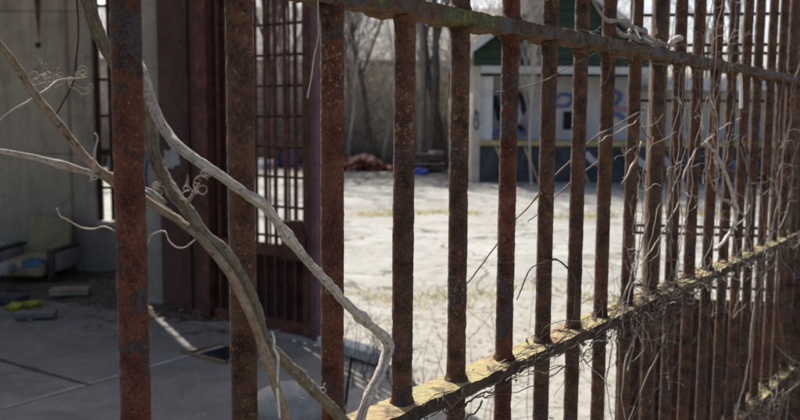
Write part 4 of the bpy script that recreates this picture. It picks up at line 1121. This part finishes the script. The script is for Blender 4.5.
tag(MB().prism([c + Vector((-.12, 0, .05)), c + Vector((.10, 0, .0)), c + Vector((.14, 0, .36)), c + Vector((-.05, 0, .30))], Vector((0, 0, 0)), Vector((0, .12, 0))).build('jug', M['yellow'], bevel=.03), 'yellow plastic scrap standing at the foot of the loading dock', 'scrap')
for (x, y, w_, h_, mt, lb, nm) in ((262, 168, .5, .3, 'white_plastic', 'white sheet of scrap seen through the barred gate at the far edge of the lot', 'scrap_sheet'), (290, 166, .45, .42, 'spray_blue', 'blue scrap heap seen through the barred gate beyond the lot', 'scrap_heap'), (275, 163, .9, .6, 'joint_dark', 'dark scrap heap behind the blue and white scraps', 'scrap_heap')):
    crumple(nm, gp(x, y), w_, .4, h_, M[mt], lb, 'scrap', x)
# far bench-like rails seen through the gate
bn2 = thing('timber_rail', gp(275, 160), 'low timber rail on posts seen through the barred gate across the lot', 'rail')
c = gp(275, 160)
for z in (.95, .45): MB().box(c + Vector((0, 1, z)), (1.6, .04, .07)).build('board', M['plank_pale'], bn2)
for x in (-1.4, 0, 1.4): MB().box(c + Vector((x, 1.08, .45)), (.06, .04, .6)).build('post', M['plank_pale'], bn2)

# ------------------------------------------------------------------ bare trees and brush
def tree(x, y, H, r, label, seed, lean=0.0, mat='bark_far', depth=4, spread=.7, group='bare trees across the lot', tw=.014):
    rnd = random.Random(seed)
    root = thing('bare_tree', (x, y, -.15), label, 'tree', group)
    tr, br = MB(), MB()
    def grow(p, d, L, rad, lev, mb):
        k = 6 if lev == 0 else 4
        pts = [p.copy()]; q = p.copy(); dd = d.copy()
        for i in range(k):
            dd = (dd + Vector((rnd.uniform(-.13, .13), rnd.uniform(-.13, .13), rnd.uniform(-.03, .09)))).normalized()
            q = q + dd * (L / k); pts.append(q.copy())
        rads = [max(tw * .6, rad * (1 - (.55 if lev == 0 else .65) * i / k)) for i in range(k + 1)]
        mb.tube(pts, rads, 8 if lev == 0 else (5 if lev == 1 else 3), cap=False)
        if lev >= depth: return
        nb = (7, 5, 5, 4)[min(lev, 3)]
        for i in range(nb):
            f = rnd.uniform(.35 if lev == 0 else .2, 1.0); ii = min(k - 1, int(f * k)); b = pts[ii].lerp(pts[ii + 1], f * k - ii)
            az = rnd.random() * 6.28; s_ = rnd.uniform(.45, 1.0) * spread
            nd = (dd + Vector((math.cos(az) * s_, math.sin(az) * s_, rnd.uniform(.0, .45)))).normalized()
            grow(b, nd, L * rnd.uniform(.38, .62), max(tw * .6, rads[ii] * rnd.uniform(.4, .62)), lev + 1, tr if lev == 0 and False else br)
    grow(Vector((x, y, -.2)), Vector((lean, 0, 1)).normalized(), H, r, 0, tr)
    tr.build('trunk', M[mat], root, smooth=True); br.build('branches', M[mat], root, smooth=True)
T = [
 (at(533, 150, 20.9).x, 20.9, 4.6, .032, 'pale bushy little tree standing right in front of the green gable', .0, 'twig_far'),
 (at(348, 150, 28.5).x, 28.5, 6.0, .05, 'slender pale sapling in the gap right of the third bar', .03, 'twig_far'),
 (at(363, 150, 30).x, 30, 7.5, .06, 'pale sapling left of the slim straight tree', -.04, 'twig_far'),
 (at(381, 150, 29).x, 29, 7.0, .06, 'pale sapling right of the slim straight tree', .05, 'twig_far'),
 (at(412, 150, 30).x, 30, 8.0, .07, 'pale leaning sapling just right of the fourth bar', .09, 'twig_far'),
 (at(437, 150, 30).x, 30, 8.0, .07, 'pale sapling standing between the two dark trunks', -.02, 'twig_far'),
 (at(265, 150, 31).x, 31, 8.0, .07, 'pale sapling left of middle behind the barred gate', .03, 'twig_far'),
 (at(283, 150, 30).x, 30, 8.0, .07, 'pale sapling right of middle behind the barred gate', -.03, 'twig_far'),
 (at(372, 150, 29).x, 29, 8.5, .11, 'slim straight bare tree against the pale roof between the third and fourth bars', 0, 'bark_far'),
 (at(353, 150, 31).x, 31, 6.5, .07, 'thin bare sapling just right of the third bar', .06, 'bark_pale_far'),
 (at(389, 150, 31).x, 31, 7.0, .07, 'thin bare sapling just left of the fourth bar', .05, 'bark_pale_far'),
 (at(420, 150, 27.5).x, 27.5, 9.0, .13, 'bare tree with forked stem right of the fourth bar', -.05, 'bark_pale_far'),
 (at(432, 150, 26.5).x, 26.5, 9.5, .145, 'dark thick trunked bare tree behind the white bin', .02, 'bark_far'),
 (at(443, 150, 27).x, 27, 9.5, .135, 'dark thick trunked bare tree left of the fifth bar, right of the bin', .03, 'bark_far'),
 (at(458, 150, 29).x, 29, 8.5, .13, 'bare tree behind the fifth bar beside the gabled building', .1, 'bark_far'),
 (at(258, 150, 30).x, 30, 7.5, .09, 'bare tree seen through the left side of the barred gate', .0, 'bark_pale_far'),
 (at(272, 150, 28).x, 28, 8.5, .12, 'bare tree seen through the middle of the barred gate', -.03, 'bark_far'),
 (at(291, 150, 31).x, 31, 7.5, .09, 'bare tree seen through the right side of the barred gate', .05, 'bark_pale_far'),
 (at(326, 150, 30).x, 30, 8, .1, 'bare tree hidden mostly behind the third bar', .02, 'bark_far'),
 (at(500, 150, 33).x, 33, 10, .14, 'bare tree rising behind the left slope of the green gable', .04, 'bark_pale_far'),
 (at(560, 150, 34).x, 34, 11, .14, 'bare tree rising behind the peak of the green gable', .0, 'bark_pale_far'),
 (at(612, 150, 36).x, 36, 10, .13, 'bare tree rising behind the right slope of the green gable', -.06, 'bark_pale_far'),
 (at(700, 150, 40).x, 40, 9, .13, 'faint bare tree behind the flat roofed wing at the right', .0, 'bark_pale_far'),
 (at(745, 150, 42).x, 42, 9.5, .13, 'faint bare tree at the far right behind the fence bars', .05, 'bark_pale_far'),
 (at(108, 100, 24).x, 24, 8, .12, 'bare tree seen through the slit window by the concrete wall', 0, 'bark_far'),
]
for i, (x, y, H, r, lb, ln, mt) in enumerate(T):
    tree(x, y, H, r, lb, 100 + i, ln, mt, depth=4 if y < 33 else 3, tw=.016 if y < 33 else .024)
# brush thickets
def thicket(name, x0, x1, y0, y1, n, h, mat, label, seed, r=.012, clump=None):
    rnd = random.Random(seed); mb = MB()
    for _ in range(n):
        x = rnd.uniform(x0, x1); y = rnd.uniform(y0, y1)
        if clump is not None and mn.noise(Vector((x * .8, y * .25, seed))) < clump: continue
        H = rnd.uniform(*h) * (.65 + .6 * (mn.noise(Vector((x * .5, y * .3, seed))) + .5))
        p = Vector((x, y, -.15)); d = Vector((rnd.uniform(-.5, .5), rnd.uniform(-.4, .4), 1)); pts = [p.copy()]
        for i in range(5):
            d = d + Vector((rnd.uniform(-.4, .4), rnd.uniform(-.3, .3), -.06 * i)); p = p + d.normalized() * H / 5; pts.append(p.copy())
        mb.tube(pts, [r * (1 - .6 * i / 5) for i in range(6)], 3, cap=False)
        for _b in range(3):
            q = pts[rnd.randint(1, 4)].copy(); e = Vector((rnd.uniform(-1, 1), rnd.uniform(-1, 1), rnd.uniform(-.2, .9))).normalized(); qq = [q.copy()]
            for i in range(3):
                e = (e + Vector((rnd.uniform(-.4, .4), rnd.uniform(-.4, .4), rnd.uniform(-.3, .3)))).normalized(); q = q + e * H * .13; qq.append(q.copy())
            mb.tube(qq, [r * .6, r * .5, r * .4, r * .3], 3, cap=False)
    return tag(mb.build(name, mat), label, 'brush', kind='stuff')
thicket('bare_brush', -12, 1.9, 28.5, 34, 2300, (.8, 2.6), M['brush'], 'grey thicket of bare brush in front of the long low building', 1)
thicket('dark_brush', -12, 2.4, 27.6, 29.4, 1100, (.3, 1.1), M['brush_dark'], 'low dark bramble along the far edge of the lot', 2)
thicket('bare_brush', -12, 2.4, 28.2, 31.5, 2000, (1.4, 4.2), M['brush_mid'], 'clumps of grey brown brush before the long low building', 21, .013, .08)
thicket('tall_brush', -12, 2.4, 29, 33, 520, (4.0, 8.0), M['brush_mid'], 'grey brown screen of fine bare stems before the shingle roof', 23, .012, .0)
thicket('tall_brush', -12, 2.6, 30, 35, 850, (4.0, 8.5), M['twig_far'], 'tall pale screen of fine bare stems in front of the shingle roof', 7, .011)
thicket('tall_brush', 2.6, 9, 32, 36, 700, (5.0, 9.5), M['twig_far'], 'tall pale screen of fine bare stems behind the green gable', 8, .012)
thicket('bare_brush', 9.5, 30, 30, 40, 1600, (1.5, 4.0), M['brush'], 'pale bare brush far off behind the right end of the fence', 3, .02)
thicket('bare_brush', -30, -11, 24, 36, 1200, (1.5, 4.0), M['brush'], 'bare brush far off behind the concrete wall', 4, .02)
# far rising ground
hl = MB(); N = 60
for a in range(N + 1):
    x = -300 + 600 * a / N
    for b in range(6):
        y = 70 + 55 * b; h = (0, .6, 2.2, 4.6, 7, 8)[b] * (.75 + .35 * mn.noise(Vector((x * .012, b * .1, 3))))
        hl.v.append(Vector((x, y, -.2 + h)))
for a in range(N):
    for b in range(5):
        i = a * 6 + b; hl.f.append((i, i + 6, i + 7, i + 1))
struct('hill', hl, M['brush'], smooth=True)

# ------------------------------------------------------------------ light
EL = R(47); SD = Vector((-.478 * math.cos(EL), .878 * math.cos(EL), math.sin(EL)))
sl = bpy.data.lights.new('sun', 'SUN'); sl.energy = 5.0; sl.angle = R(.53); sl.color = (1, .965, .905)
so = bpy.data.objects.new('sun', sl); COL.objects.link(so)
so.rotation_euler = (-SD).to_track_quat('-Z', 'Y').to_euler()
wd_ = bpy.data.worlds.new('World'); sc.world = wd_; wd_.use_nodes = True
nt = wd_.node_tree; bg = nt.nodes['Background']; sky = nt.nodes.new('ShaderNodeTexSky')
sky.sky_type = 'NISHITA'; sky.sun_disc = False; sky.sun_elevation = EL; sky.sun_rotation = math.atan2(SD.x, SD.y) % (2 * PI)
sky.air_density = .8; sky.dust_density = 4.0; sky.ozone_density = 1.0
nt.links.new(sky.outputs[0], bg.inputs[0]); bg.inputs[1].default_value = 0.125
sc.view_settings.view_transform = 'Standard'; sc.view_settings.look = 'None'
sc.view_settings.exposure = 0.86; sc.view_settings.gamma = 1.0
sc.view_settings.use_curve_mapping = False
sc.render.engine = 'CYCLES'
try:
    sc.cycles.use_denoising = True
    sc.cycles.denoiser = 'OPENIMAGEDENOISE'
except Exception: pass
sc.cycles.max_bounces = 8
